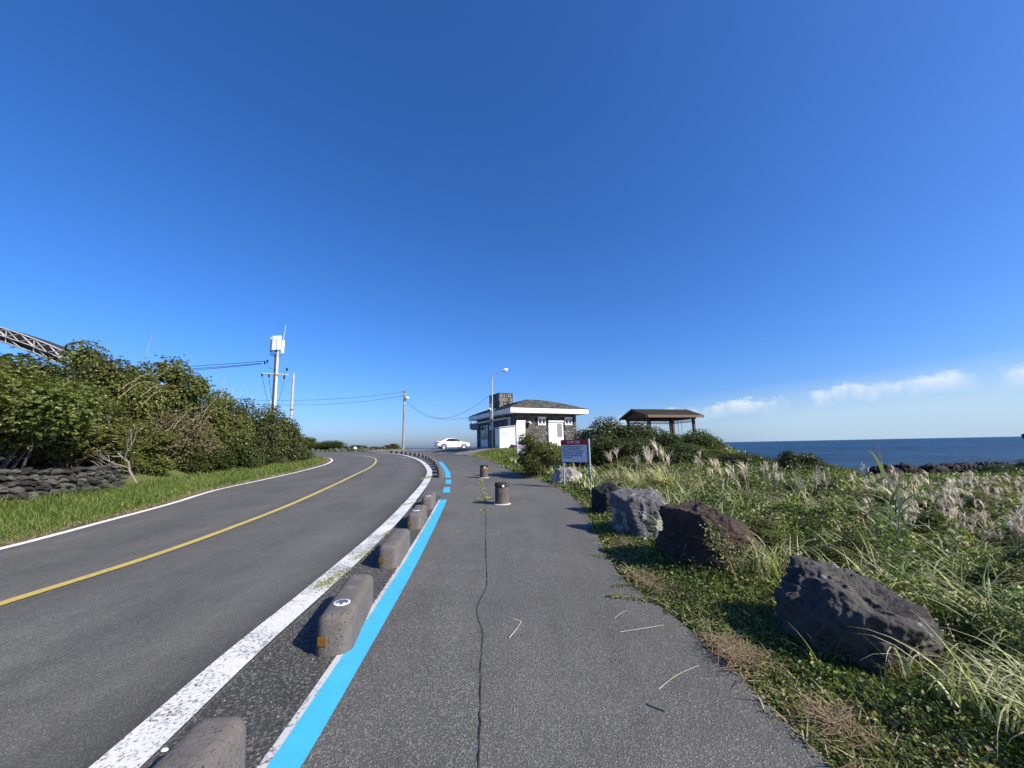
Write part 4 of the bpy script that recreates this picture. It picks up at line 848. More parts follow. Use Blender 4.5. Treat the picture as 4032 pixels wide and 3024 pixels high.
# lattice valance
for y_, zc in ((3.05, ez-.13),):
    b = MB(); x = .25
    while x < 4.3:
        for sgn in (-1, 1): b.tube([(x-.1*sgn, y_, zc-.11), (x+.1*sgn, y_, zc+.11)], .012, 4)
        x += .11
    b.box(.24, 4.4, y_-.02, y_+.02, zc-.15, zc-.11); b.obj('lattice', M_wood, pv)
b = MB(); y = .5
while y < 2.9:
    for sgn in (-1, 1): b.tube([(4.45, y-.1*sgn, ez-.24), (4.45, y+.1*sgn, ez-.02)], .012, 4)
    y += .11
b.box(4.43, 4.47, .4, 3.0, ez-.28, ez-.24); b.obj('lattice', M_wood, pv)
MB().box(.2, 4.4, 3.02, 3.08, .83, .89).obj('handrail', M_wood, pv)
for k in range(26): MB().box(.3+k*.16, .34+k*.16, 3.03, 3.07, .2, .83).obj('baluster', M_wood, pv)
MB().box(4.42, 4.48, .35, 2.95, .83, .89).obj('handrail', M_wood, pv)
for k in range(5): MB().box(4.43, 4.47, .6+k*.5, .64+k*.5, .2, .83).obj('baluster', M_wood, pv)
MB().box(-.1, 4.8, .0, 3.4, -.6, -.02).obj('deck', M_wood, pv)
tag(pv, 'brown open sided timber pavilion with a gabled shingle roof above the shrubs', 'pavilion')
for k, (x_, sgg) in enumerate(((3.0, .05), (3.35, .02))):
    M_ = pv.matrix_basis; a = Matrix.Translation((10.5, 30, 1.15)) @ Matrix.Rotation(math.radians(16), 4, 'Z')
    o = MB().tube([a @ Vector((x_, .35, 2.5 if k else 2.3)), a @ Vector((x_+.06, .4, 1.3)), a @ Vector((x_+.12, .45, .6))], .016, 4).obj('hanging_rope', M_wire)
    tag(o, 'left of the two thin ropes hanging inside the pavilion' if k == 0 else 'right of the two thin ropes hanging from the pavilion eave', 'rope')

# ================================================================== TRUSS ROOF (upper left)
tr = empty('arched_roof', (-45, 26, 0))
def arc(x, base): t = (x+29.2)/-16.0; t = max(0, min(1, t)); return base+.25+math.sin(t*PI/2)**.85*4.4
tops = [(-29.2-k*1.05) for k in range(17)]
def P3(x, off, y): return (x+45, y-26, arc(x, 7.35)-off)
b = MB(); b.tube([P3(x, 0, 26) for x in tops], .05, 6); b.obj('top_chord', M_pole, tr)
b = MB(); b.tube([P3(x, .55 if i else .15, 26) for i, x in enumerate(tops)], .04, 6); b.obj('middle_chord', M_pole, tr)
b = MB(); b.tube([P3(x, .95 if i > 1 else .3+.3*i, 26.1) for i, x in enumerate(tops)], .04, 6); b.obj('bottom_chord', M_pole, tr)
for i in range(1, 16):
    MB().tube([P3(tops[i], 0, 26), P3(tops[i+1], .55, 26)], .035, 5).obj('brace', M_metal, tr); MB().tube([P3(tops[i+1], 0, 26), P3(tops[i], .55, 26)], .028, 5).obj('brace', M_pole, tr)
    if i % 2: MB().tube([P3(tops[i], .0, 26), P3(tops[max(i-2, 0)], 0.95, 26.1)], .035, 5).obj('brace', M_pole, tr)
    else: MB().tube([P3(tops[i], .0, 26), P3(tops[i], 0.95, 26.1)], .04, 5).obj('strut', M_metal, tr)
V = []; 
for x in tops: V += [P3(x, .05, 26.2), P3(x, 1.05, 26.4), P3(x, .05, 27.6), P3(x, .12, 27.6)]
F = []
for i in range(16):
    a = i*4; c = a+4; F += [(a, a+2, c+2, c), (a, c, c+1, a+1)]
mk('roof_sheet', V, F, flat('dark roof cladding', (.022, .024, .026), .8), tr)
for x in (-30, -37, -44): MB().tube([(x+45, .2, 0), (x+45, .2, arc(x, 7.35)-1.0)], .1, 8).obj('column', M_metal, tr)
tag(tr, 'dark arched roof carried by a white steel truss behind the hedge', 'roof structure')

# ================================================================== DRY STONE WALL (left)
g = random.Random(21); wp = cr([(-12.1, 6.0), (-12.35, 8.0), (-12.6, 9.8), (-12.85, 11.2), (-13.15, 12.4), (-13.5, 13.6)], 10)
wl_ = empty('dry_stone_wall', (0, 0, 0)); seg = np.concatenate([[0], np.cumsum(np.linalg.norm(np.diff(wp, axis=0), axis=1))])
def along(s_): 
    x = np.interp(s_, seg, wp[:, 0]); y = np.interp(s_, seg, wp[:, 1]); x2 = np.interp(s_+.1, seg, wp[:, 0]); y2 = np.interp(s_+.1, seg, wp[:, 1]); return x, y, math.atan2(y2-y, x2-x)
stm = []
for k in range(7):
    bm = bmesh.new(); bmesh.ops.create_icosphere(bm, subdivisions=2, radius=.5)
    for v in bm.verts:
        d = v.co.normalized(); c = max(abs(d.x), abs(d.y), abs(d.z), abs(d.x*.8+d.z*.6)*.98); rr_ = .5*(1/c)**.8; n_ = mn.noise(d*1.4+Vector((k*5, 3, 1)))*.16+mn.noise(d*4+Vector((k*5, 3, 1)))*.05; v.co = d*(rr_*.84+n_*1.5)
    me = bpy.data.meshes.new('stone'); bm.to_mesh(me); bm.free(); me.materials.append(M_wallst); stm.append(me)
row = 0; zrow = 0; ns = 0
while row < 6:
    hh = .17-.006*row; s_ = g.uniform(0, .2)+row*.02
    while s_ < seg[-1]-.1:
        w = g.uniform(.22, .40)*(1 if row < 6 else .85); x, y, a = along(s_+w/2); 
        if ns < 290 and not (row > 5 and g.random() < .15):
            o = bpy.data.objects.new('stone', g.choice(stm)); C.objects.link(o); o.parent = wl_; ns += 1
            bk = .05*row+g.uniform(-.09, .05); o.location = (x-math.sin(a)*bk if False else x-bk, y+bk*.2, T(x, y)-.02+zrow+hh*.5+g.uniform(-.035, .035)); o.scale = (w*g.uniform(.86, 1.04), .34, hh*g.uniform(.95, 1.3)); o.rotation_euler = (g.uniform(-.3, .3), g.uniform(-.3, .3), a+g.uniform(-.3, .3))
        s_ += w
    zrow += hh*.93; row += 1
bk_ = MB(); 
for i in range(len(wp)-1):
    (x, y), (x2, y2) = wp[i], wp[i+1]; z_, z2_ = T(x, y), T(x2, y2); n0 = len(bk_.v)
    bk_.add([(x-.22, y, z_-.3), (x2-.22, y2, z2_-.3), (x2-.45, y2, z2_+.8), (x-.45, y, z_+.8), (x-1.2, y, z_-.3), (x2-1.2, y2, z2_-.3), (x2-1.2, y2, z2_+.8), (x-1.2, y, z_+.8)], [(0, 1, 2, 3), (3, 2, 6, 7), (5, 4, 7, 6), (0, 3, 7, 4), (1, 5, 6, 2)])
bk_.obj('rubble_core', M_lava, wl_)
tag(wl_, 'low dry stone wall of dark lava stones under the overhanging hedge', 'stone wall')

# ================================================================== SHRUBS
shrub_proto('a', 1, 4200, .047, G_DARK); shrub_proto('b', 2, 4400, .045, G_OLIVE, lobes=17, lob=(.2, .44), qr=(.3, .9)); shrub_proto('c', 3, 4000, .047, G_DARK, lobes=16, lob=(.32, .5))
shrub_proto('d', 4, 4200, .042, G_OLIVE, lobes=20, lob=(.2, .38), qr=(.3, .9)); shrub_proto('e', 5, 3200, .036, G_DRY, lobes=26, lob=(.25, .4))
shrub_proto('g', 7, 3600, .046, G_OLIVE, lobes=22, zl=.72); shrub_proto('f', 6, 1500, .075, G_DARK, lobes=12, lob=(.3, .48))
HG = 'evergreen shrubs of the roadside hedge'
hedge = [  # key, x, y, r, top z, rz, label
 ('g', -13.7, 7.6, 2.5, 4.15, .3, 'yellow green shrub spilling over the stone wall at the left edge of the photo'),
 ('g', -14.0, 10.6, 2.2, 4.0, 1.3, 'dark shrub leaning out above the middle of the stone wall'),
 ('b', -18.3, 12.2, 3.0, 5.15, 2.0, 'olive shrub below the white truss roof, behind the wall shrubs'),
 ('d', -17.2, 15.0, 2.4, 5.6, 4.0, 'olive shrub right of the truss roof end, under bare arching stems'),
 ('d', -17.7, 16.6, 2.2, 6.45, .9, 'tallest hedge shrub with a pointed top, on the skyline at the left'),
 ('b', -16.5, 18.5, 2.2, 6.3, 2.9, 'dark domed shrub on the skyline just right of the tallest one'),
 ('b', -15.6, 13.6, 2.0, 3.7, 5.2, 'bright leaved shrub above the pale dead tree'),
 ('b', -14.95, 15.5, 1.7, 3.0, 3.3, 'dark glossy shrub reaching the ground just right of the dead tree'),
 ('e', -15.7, 18.3, 1.9, 4.4, .2, 'dry brownish tangled shrub in the middle of the hedge'),
 ('b', -16.0, 20.2, 1.9, 4.95, 1.9, 'olive shrub where the hedge skyline steps down'),
 ('c', -15.0, 18.9, 1.35, 2.1, 2.2, 'low dark shrub at the foot of the dry brownish one'),
 ('d', -15.7, 21.1, 1.7, 3.9, 4.4, 'fine leaved olive shrub between the dry one and the dark round one'),
 ('a', -15.9, 22.8, 1.8, 4.65, 5.7, 'dark round shrub on the skyline left of the antenna pole'),
 ('c', -15.2, 21.9, 1.2, 2.3, 1.2, 'small dark shrub at the verge below the dark round one'),
 ('a', -16.1, 25.0, 1.8, 4.55, 2.4, 'dark shrub directly below the antenna pole'),
 ('d', -15.9, 23.9, 1.3, 3.1, .6, 'olive shrub at mid height below the antenna pole'),
 ('c', -16.6, 27.2, 1.7, 4.35, 3.8, 'dark shrub below the bare topped pole'),
 ('a', -16.9, 29.2, 1.55, 3.7, .1, 'rounded dark shrub near the right end of the hedge'),
 ('b', -16.9, 30.6, 1.35, 2.4, 5.0, 'last shrub of the hedge, lowest at its right end'),
 ('e', -16.1, 26.3, 1.1, 1.7, 2.1, 'small dry brown bush at the foot of the hedge near its right end'),
 ('b', -21.5, 15.5, 3.2, 5.9, 1.1, 'shrub behind the tallest one, filling the back of the hedge'),
 ('a', -21.5, 9.5, 3.2, 4.9, 3.0, 'shrub at the back of the hedge under the truss'),
 ('a', -20.0, 20.8, 2.8, 5.0, 3.6, 'shrub at the back of the hedge before the skyline step'),
]
for k, x, y, r, zt_, rz, lab in hedge:
    zz = T(x, y) if x < -16.8 or y > 14 else T(x, y)
    z0_ = zz; shrub(k, x, y, r, (zt_-z0_)*.97, rz, lab, HG, z=z0_-.2)
SG = 'evergreen shrubs below the pavilion'
for k, x, y, r, zt_, rz, lab in [
 ('d', .98, 15.75, 1.10, 1.86, .4, 'rounded glossy bush between the building and the notice board'),
 ('a', 4.45, 19.3, 1.35, 2.62, 1.4, 'tall dark shrub left of the pavilion, highest of its group'),
 ('c', 5.9, 19.8, 1.35, 2.62, 2.7, 'dark shrub under the left end of the pavilion roof'),
 ('a', 7.3, 20.0, 1.3, 2.2, 4.0, 'dark shrub hiding the left posts of the pavilion'),
 ('c', 8.5, 20.2, 1.25, 2.02, .8, 'dark green shrub in front of the middle of the pavilion'),
 ('a', 9.7, 20.2, 1.15, 2.02, 5.4, 'shrub covering the foot of the right pavilion post'),
 ('b', 10.35, 20.0, 1.0, 1.5, 3.1, 'brownish green shrub right of the pavilion against the sky'),
 ('b', 9.3, 18.0, 1.0, .95, 1.8, 'low spreading shrub where the group meets the sea horizon'),
 ('d', 3.0, 18.0, 1.05, 1.62, 2.2, 'lower olive shrub right of the notice board'),
 ('d', 6.2, 17.6, 1.2, 1.35, 5.9, 'low olive shrub at the front of the dark group'),
 ('b', 8.3, 17.6, 1.2, 1.15, 3.9, 'low bright green shrub in front of the pavilion group'),
 ('f', 9.6, 12.9, .44, 1.02, 1.0, 'slender dark shrub with rosette tops standing against the sea'),
 ('f', 9.0, 12.8, .40, 1.1, 3.0, 'small twin of the slender shrub, just to its left'),
 ('c', 9.0, 16.4, 1.0, .72, 2.9, 'dark low shrub linking the pavilion group to the slender rosette shrub'), ('c', 9.6, 15.0, 1.1, .80, .9, 'low olive bush just left of the slender rosette shrub'),
 ('c', 9.4, 13.3, 1.25, .80, 3.0, 'low dark bush at the foot of the two slender rosette shrubs'), ('b', 10.7, 13.4, 1.0, .62, 2.0, 'dark low bush right of the slender rosette shrub'),
 ('c', 5.0, 16.4, 1.15, 1.62, 1.1, 'dark low shrub at the front left of the pavilion group'), ('a', 6.9, 15.9, 1.15, 1.22, 2.3, 'dark spreading shrub at the front middle of the pavilion group'), ('c', 8.5, 15.3, 1.1, .95, 3.3, 'dark low shrub at the front right of the pavilion group'), ('a', 3.6, 16.8, 1.05, 1.6, .3, 'dark shrub directly right of the notice board'),
 ('d', 4.3, 14.4, .9, .95, 4.8, 'small olive bush behind the blond grass clump')]:
    shrub(k, x, y, r*1.08, zt_-T(x, y)+.05+(.22 if 14.5 < y < 19 and x > 3.3 else .08), rz, lab, SG)
for k, x, y, r, h, rz, lab in [('b', 53, 40, 3.4, 1.85, .5, 'flat topped wind clipped bush at the right edge above the shore'), ('a', 49.4, 40, 2.0, 1.25, 2.5, 'smaller flat bush on the left flank of the wind clipped one'), ('a', 57, 42, 3.0, 1.6, 1.5, 'wind clipped bush cut by the right edge of the photo'),
   ('b', -19.8, 62.5, 1.6, 1.1, .5, 'low scrubby bush on the skyline left of the utility pole'), ('e', -21.9, 63, 1.5, .7, .5, 'dry low scrub left of the skyline bush'),
   ('b', -41, 75, 4.5, 2.7, 1.5, 'green thicket on the far rise beyond the road'), ('a', -36, 76, 4.0, 2.0, 2.5, 'second thicket stepping down on the far rise'), ('b', -31.5, 76, 3.0, 1.1, .2, 'lowest thicket at the right foot of the far rise'), ('b', -48, 76, 5, 3.6, 4.5, 'highest thicket of the far rise, half behind the hedge')]:
    shrub(k, x, y, r, h, rz, lab, 'distant wind clipped scrub', 'bush')
g = random.Random(91)
for k in range(26):
    a = math.radians(g.uniform(30, 55)); r_ = math.exp(g.uniform(math.log(4.6), math.log(15))); x, y = r_*math.sin(a), r_*math.cos(a)
    if x-np.interp(y, [p[1] for p in PR], [p[0] for p in PR]) < 1.6 or (math.hypot(x-4.1, y-4.4) < .8): continue
    shrub(g.choice('ddeb'), x, y, g.uniform(.22, .42)*(1+.03*r_), g.uniform(.42, .66), g.uniform(0, 6), 'low weedy bush in the creeper field right of the boulders', 'low weedy bushes in the seaward field', 'bush')
# leafless little tree in front of the wall
g = random.Random(8); dt = empty('dead_tree', (-13.25, 14.0, T(-13.3, 14.0)))
def limb(b, p, d, L_, r, n):
    pts = [p]; q = p.copy()
    for i in range(4): d = (d+Vector((g.uniform(-.25, .25), g.uniform(-.2, .2), g.uniform(-.12, .22)))).normalized(); q = q+d*L_/4; pts.append(q.copy())
    b.tube(pts, [r*(1-.14*i) for i in range(5)], 5)
    if n > 0:
        for k in range(3 if n > 1 else 3):
            i = g.randrange(2, 5); limb(b, pts[i], (d+Vector((g.uniform(-.7, .4), g.uniform(-.5, .5), g.uniform(-.3, .5)))).normalized(), L_*g.uniform(.5, .75), r*.5, n-1)
b = MB(); b.tube([(0, 0, -.1), (-.18, -.05, .32), (-.36, -.1, .65), (-.38, -.15, .95), (-.62, -.2, 1.15), (-.9, -.25, 1.45)], [.052, .045, .04, .034, .028, .02], 7); b.obj('trunk', M_bark, dt, True)
for p, d in (((-.34, -.1, .62), (-1, -.3, .25)), ((-.9, -.25, 1.42), (-.6, -.2, .7)), ((-.5, -.18, 1.05), (.2, -.3, .8)), ((-.36, -.12, .75), (-.9, -.5, .5)), ((-.62, -.2, 1.15), (-1, -.4, .1))):
    b = MB(); limb(b, Vector(p), Vector(d).normalized(), .75, .026, 3); b.obj('branch', M_bark, dt)
tag(dt, 'pale leafless little tree leaning over the stone wall', 'tree')
# bare arching stems of brambles in the hedge
for k, (x, y, z_, dx, dz_, c, lab) in enumerate([(-14.2, 11.5, 2.7, 2.2, .9, .5, 'long tan bramble stem arching across the hedge above the wall'), (-15.0, 14.5, 4.0, 2.4, .3, .6, 'arching tan bramble stem on the upper left of the hedge'), (-14.6, 16.5, 2.6, 1.9, 1.0, .4, 'tan bramble stem right of the hedge centre'),
    (-14.8, 18.0, 2.9, 1.6, 1.2, .3, 'pair of thin dry stems rising in the dry brownish shrub'), (-16.6, 16.9, 5.9, .5, 1.0, .0, 'straight bare twig sticking up from the skyline of the tallest shrubs'), (-15.6, 21.0, 4.6, 1.2, .7, .6, 'looping bare stem on the skyline where the hedge steps down'), (-15.6, 22.6, 4.3, 1.0, .5, .5, 'looping bare stem just left of the antenna pole')]):
    b = MB()
    for q in range(4 if k != 4 else 1):
        o_ = Vector((0, g.uniform(-.9, .9), g.uniform(-.7, .3))) if q else Vector(); sc_ = g.uniform(.5, 1.2); dz2 = dz_*g.uniform(.2, 1.3); p = [Vector((x+.1, y, z_))+o_+Vector((g.uniform(-.04, .04), t*dx*sc_*(.8 if k < 4 else .4), dz2*t+c*sc_*math.sin(t*PI*.9)+(g.uniform(-.05, .05)))) for t in np.linspace(0, 1, 9)]
        b.tube(p, [.010-.0008*i for i in range(9)], 4)
    o = b.obj('bramble_stem', M_twig); tag(o, lab, 'bramble stem')

# ================================================================== GRASS AND GROUND COVER
G = np.random.default_rng(42)
PRx = np.array(PR)
def edge(x, y): return x-np.interp(y, PRx[:, 1], PRx[:, 0])
def bould(x, y):
    m_ = np.ones_like(x)
    for (bx, by, br) in ((1.86, 8.1, .3), (2.05, 6.3, .45), (2.25, 4.75, .5), (2.52, 3.08, .5), (1.86, 13.35, .45)):
        m_ = np.minimum(m_, ss(.5*br, .85*br, np.hypot(x-bx, y-by)))
    return m_
def Hc(x, y):                                           # canopy height of the low growth
    e = edge(x, y); h = .03+.11*ss(.0, .6, e)+.36*ss(.9, 2.3, e)+.12*ss(8, 13, y)*ss(1.2, 3, e)
    return h*(.72+.5*lump(x, y, 1.6)+.24*lump(x, y, 4.2, 2))*(.25+.75*bould(x, y))*(1-.65*ss(14, 16, y)*(1-ss(.58, .72, x/np.maximum(y, 1))))
def field(n, r0, r1, a0, a1, emin=0.0):
    r = np.exp(G.uniform(np.log(r0), np.log(r1), n)); a = G.uniform(a0, a1, n); x = r*np.sin(a); y = r*np.cos(a)
    e = edge(x, y)+.05+.07*lump(x, y, 3.3, 1)-.03*G.random(n)
    ok = (e > emin) & (y < 66) & ~((y > 26.5) & (x > -6) & (x < 7.5) & (y < 45)) & ~((x > -4) & (x < 1.2+.0*y) & (y > 20.5+(1.2-x)*.2))
    ok &= tz(x, y) > -3.2
    return x[ok], y[ok], r[ok]
def rand3(k): return sph(G, k)
def leafcloud(n, r0, r1, a0, a1, size, mat, name, label, up=.9, lay=1.0, patch=0, emin=0., hmul=1., sel=None, asp=(.45, .7), cat=None):
    x, y, r = field(n, r0, r1, a0, a1, emin)
    if sel is not None: ok = sel(x, y); x, y, r = x[ok], y[ok], r[ok]
    k = len(x); h = np.maximum(Hc(x, y), .02)*hmul; t = G.random(k)**.55*lay; z = tz(x, y)-.03+h*t+G.normal(0, .012, k)
    D = unit(rand3(k)*[1, 1, .55]+[0, 0, .12]); Nn = unit(rand3(k)*.8+[0, 0, up]); L = size(r)*G.uniform(.6, 1.3, k); Wd = L*G.uniform(*asp, k)
    R_ = np.clip(.42+.30*lump(x, y, .9, 5)+.15*lump(x, y, 3, 1)+G.normal(0, .17, k)+patch, 0, 1)
    o = mk(name, *(lambda q: (q[0], q[1]))(leaves(np.stack([x, y, z], 1), D, Nn, L, Wd, r=R_)), mat, attr=np.repeat(R_, 4)); tag(o, label, cat or 'plants', kind='stuff'); return o
A0, A1 = math.radians(-4), math.radians(66)
leafcloud(430000, 1.55, 70, A0, A1, lambda r: np.clip(.008+.0062*r, .015, .26), G_COVER, 'ground_cover', 'tangled low green creepers and weeds covering the seaward side of the path', lay=1.08)
leafcloud(24000, 1.5, 9, A0, A1, lambda r: .012+.0068*r, G_COVER, 'creeper_leaves', 'larger round creeper leaves along the boulders', up=.6, lay=1.15, patch=.1, emin=.45, asp=(.7, .95))
# litter sheet below the leaves
rr_ = np.geomspace(1.3, 70, 120); aa = np.linspace(math.radians(-8), math.radians(70), 150); RR, AA = np.meshgrid(rr_, aa); X = RR*np.sin(AA); Y = RR*np.cos(AA)
e_ = edge(X, Y)+.08*lump(X, Y, 3.3, 1); hh_ = np.where(e_ > .02, np.maximum(Hc(X, Y), .02)*.3*ss(.0, .3, e_)-.012, -.08)
blk = ((Y > 20) & (X > -6) & (X < 7.6)) ; hh_ = np.where(blk, -.12, hh_)
i = (np.arange(149)[:, None]*120+np.arange(119)[None]).ravel()
tag(mk('leaf_litter', np.stack([X, Y, tz(X, Y)+hh_], -1).reshape(-1, 3), np.stack([i, i+120, i+121, i+1], 1).astype(np.int32), M_ground, smooth=True), 'dead leaves and thatch under the weeds on the seaward side', 'plants', kind='stuff')
# dry yellow edge litter, blades and straw
def bladefield(n, x, y, Lf, wf, mat, name, label, tilt=(.05, .6), curl=(.2, 1.2), r=None, z0=0., seg=3, cat='grass', azc=None):
    k = len(x); L = Lf(k); az_ = G.uniform(0, 2*PI, k) if azc is None else G.normal(azc, .9, k)
    R_ = np.clip(r if r is not None else G.random(k), 0, 1)
    q = blades(np.stack([x, y, tz(x, y)+z0-.02], 1), az_, L, wf(k), G.uniform(*tilt, k), G.uniform(*curl, k), R_, seg, G.uniform(-.7, .7, k))
    o = mk(name, q[0], q[1], mat, attr=q[2]); tag(o, label, cat, kind='stuff'); return o
x, y, r = field(60000, 1.5, 40, A0, A1, .02); near_ = edge(x, y) < .75+.5*lump(x, y, 2, 4); x, y = x[near_][:1500], y[near_][:1500]
dist = np.hypot(x, y); bladefield(0, x, y, lambda k: G.uniform(.05, .13, k)*(1+.05*dist), lambda k: .004+.0016*dist, G_STRAW, 'edge_straw', 'dry straw and clippings along the edge of the path', (1.0, 1.55), (.0, .4), z0=.03, seg=2)
# brown straw mats
P_ = []
for (mx0, my0, s1, n) in ((1.50, 2.95, .09, 420), (1.66, 2.3, .07, 150), (1.40, 4.15, .1, 140), (2.75, 4.2, .2, 500), (1.6, 5.7, .15, 200), (1.45, 9.4, .25, 200), (1.35, 4.45, .1, 150)):
    P_.append(G.normal([mx0, my0], [s1, s1*1.2], (n, 2)))
P_ = np.concatenate(P_); P_ = P_[edge(P_[:, 0], P_[:, 1]) > -.03]
bladefield(0, P_[:, 0], P_[:, 1], lambda k: G.uniform(.06, .2, k), lambda k: G.uniform(.003, .007, k), G_STRAW, 'straw_mat', 'matted brown dead grass between the boulders and the asphalt', (1.25, 1.65), (-.2, .3), z0=.07, seg=3)
x, y, r = field(30000, 1.5, 14, A0, A1, .08)
bladefield(0, x, y, lambda k: G.uniform(.06, .2, k)*(1+.06*np.hypot(x, y))*(.45+.55*ss(.2, 1.3, edge(x, y))), lambda k: .003+.0014*np.hypot(x, y), G_GRASS, 'path_grass', 'green grass blades growing through the creepers', (.1, 1.1), (.3, 1.6), r=G.random(len(x))*.72, z0=.03)
x, y, r = field(30000, 8, 60, A0, A1, .6)
bladefield(0, x, y, lambda k: G.uniform(.15, .38, k)*(.7+.012*np.hypot(x, y)), lambda k: .0035*np.hypot(x, y)**.9, G_SILV, 'field_grass', 'pale grass blades across the seaward field', (.1, .7), (.4, 1.4), z0=.12)
x, y, r = field(26000, 2.2, 16, A0, A1, .9); ok = lump(x, y, 1.1, 7)+.4*lump(x, y, 3.7) > .12; x, y = x[ok], y[ok]
bladefield(0, x, y, lambda k: G.uniform(.3, .75, k)*(.8+.02*np.hypot(x, y)), lambda k: .004+.0018*np.hypot(x, y), G_SILV, 'arching_blades', 'pale arching grass blades rising out of the creepers', (.05, .6), (.9, 2.2), r=G.uniform(.3, 1, len(x)), z0=.12, seg=6)
x, y, r = field(7000, 1.5, 20, A0, A1, .9)
bladefield(0, x, y, lambda k: G.uniform(.06, .3, k)*(.8+.05*np.hypot(x, y)), lambda k: .0018+.0008*np.hypot(x, y), G_STRAW, 'dry_stems', 'thin dry brown stems and twigs tangled in the weeds', (.3, 1.5), (-.3, .8), z0=.10, seg=2)
# left verge
def verge(n, d0, d1, y0_, y1_):
    yy = y0_*(y1_/y0_)**G.random(n); e = G.uniform(d0, d1, n); x_ = np.interp(yy, [p[1] for p in RIN], [p[0] for p in RIN])-e; return x_, yy, e
x, y, e = verge(95000, .05, 4.2, 4.2, 37); lim = np.interp(y, [4, 8, 13, 16, 22, 30, 36, 38], [4.3, 4.0, 3.2, 3.4, 3.2, 2.6, 1.6, .8]); ok = (e < lim) & (e > .12+.1*lump(x, y, 3)); x, y, e = x[ok], y[ok], e[ok]
bladefield(0, x, y, lambda k: (.05+.17*ss(0, .7, e)+.10*ss(2.2, 3.4, e))*G.uniform(.6, 1.35, k)*(1+.3*lump(x, y, 1.3)), lambda k: .0013*np.hypot(x, y), G_GRASS, 'verge_grass', 'bright green uncut grass verge on the far side of the road', (.05, .6), (.2, 1.3), r=.36+.2*lump(x, y, .8, 3)+G.normal(0, .2, len(x))+.4*(1-ss(0, .35, e)))
vx = np.array([(np.interp(q, [p[1] for p in RIN], [p[0] for p in RIN])) for q in np.geomspace(2, 40, 70)]); vy = np.geomspace(2, 40, 70); wd = np.linspace(0, 4.5, 10)
V = np.array([[vx[i]-w-.02, vy[i], T(vx[i]-w, vy[i])+(.012 if w < .1 else .03+.03*float(lump(vx[i]-w, vy[i], 3)))] for i in range(70) for w in wd]); i = (np.arange(69)[:, None]*10+np.arange(9)[None]).ravel()
def vergemat():
    t = MT('verge thatch', .95, .2); v = t.co(); n = t.noise(v, 3, 6, .7); t.col(t.ramp(n, [(.3, (.06, .085, .02)), (.55, (.10, .115, .035)), (.75, (.18, .14, .07))])); t.bump(n, .8, .04); return t.m
tag(mk('verge_thatch', V, np.stack([i, i+10, i+11, i+1], 1).astype(np.int32), vergemat(), smooth=True), 'mown thatch and soil under the verge grass', kind='structure')
x, y, e = verge(9000, -.03, .4, 4.2, 37); bladefield(0, x, y, lambda k: G.uniform(.05, .12, k)*(1+.03*np.hypot(x, y)), lambda k: .0012*np.hypot(x, y), G_STRAW, 'verge_straw', 'reddish brown dead grass fringe along the white edge line', (1.0, 1.6), (0, .4), r=G.random(9000)*.75, z0=.03, seg=2)
# grass bank before the building
n = 26000; y = G.uniform(18.2, 28.5, n); ex = np.interp(y, PRx[:, 1], PRx[:, 0]); x = ex+G.uniform(.0, 5.2, n)**1.0; ap = np.interp(x, [-3.2, .8, 4, 8], [27.4, 26.2, 28.5, 33]); ok = (y < ap-.05) & (x-ex > .05+.12*lump(x, y, 2)); x, y, ex = x[ok], y[ok], ex[ok]
bladefield(0, x, y, lambda k: G.uniform(.10, .3, k)*(.4+.6*ss(0, 1.2, x-ex)), lambda k: np.full(k, .03), G_GRASS, 'bank_grass', 'yellow green grass bank between the path and the concrete apron', (.05, .6), (.2, 1.2), r=.42+.2*lump(x, y, .9)+G.normal(0, .2, len(x))+.35*(1-ss(0, .5, x-ex)))
# far strip of grass before the sea and beyond the road
n = 16000; x = G.uniform(-60, -16.5, n); y = G.uniform(60.8, 70, n)+np.maximum(0, -x-24)*.3; bladefield(0, x, y, lambda k: G.uniform(.15, .5, k), lambda k: np.full(k, .09), G_SILV, 'far_grass', 'tan and green grass strip beyond the road', (.1, .7), (.3, 1.2), r=G.random(n)*.7)

# silver grass clumps
def clump(key, seed, nb, L, w, mat, tilt=(.08, .55), curl=(.5, 1.6), plumes=5, stem=1.25, rv=(.2, .9)):
    g = np.random.default_rng(seed); az_ = g.uniform(0, 2*PI, nb); k = nb; P = np.stack([g.normal(0, .07, k), g.normal(0, .07, k), np.full(k, -.02)], 1)
    root = empty(key); q = blades(P, az_, g.uniform(.55, 1.1, k)*L, g.uniform(.7, 1.3, k)*w, g.uniform(*tilt, k), g.uniform(*curl, k), g.uniform(*rv, k), 5, g.uniform(-.5, .5, k)); mk('blades', q[0], q[1], mat, root, attr=q[2])
    if plumes:
        ps = []; sb = MB()
        for i in range(plumes):
            a = g.uniform(0, 2*PI); hh = stem*g.uniform(.8, 1.1); ln = g.uniform(.03, .2); top_ = np.array([math.cos(a)*ln*1.3+.10, math.sin(a)*ln, hh]); b0 = np.array([math.cos(a)*.04, math.sin(a)*.04, 0]); md = (b0+top_)/2+[-.02, 0, .05]
            sb.tube([b0, md, top_], [.006, .005, .003], 4)
            m_ = 15; t = g.random(m_); p = top_[None]+np.array([0, 0, -.12])*t[:, None]; az2 = g.normal(.35, .9, m_); qq = blades(p, az2, g.uniform(.16, .27, m_), g.uniform(.010, .018, m_), g.uniform(.1, .55, m_), g.uniform(.5, 1.3, m_), g.uniform(0, 1, m_), 4, g.uniform(-1, 1, m_)); ps.append(qq)
        q = join(ps); mk('plume', q[0], [f for f in q[1]], G_PLUME, root, attr=q[2]); sb.obj('stalk', M_twig, root)
    return root
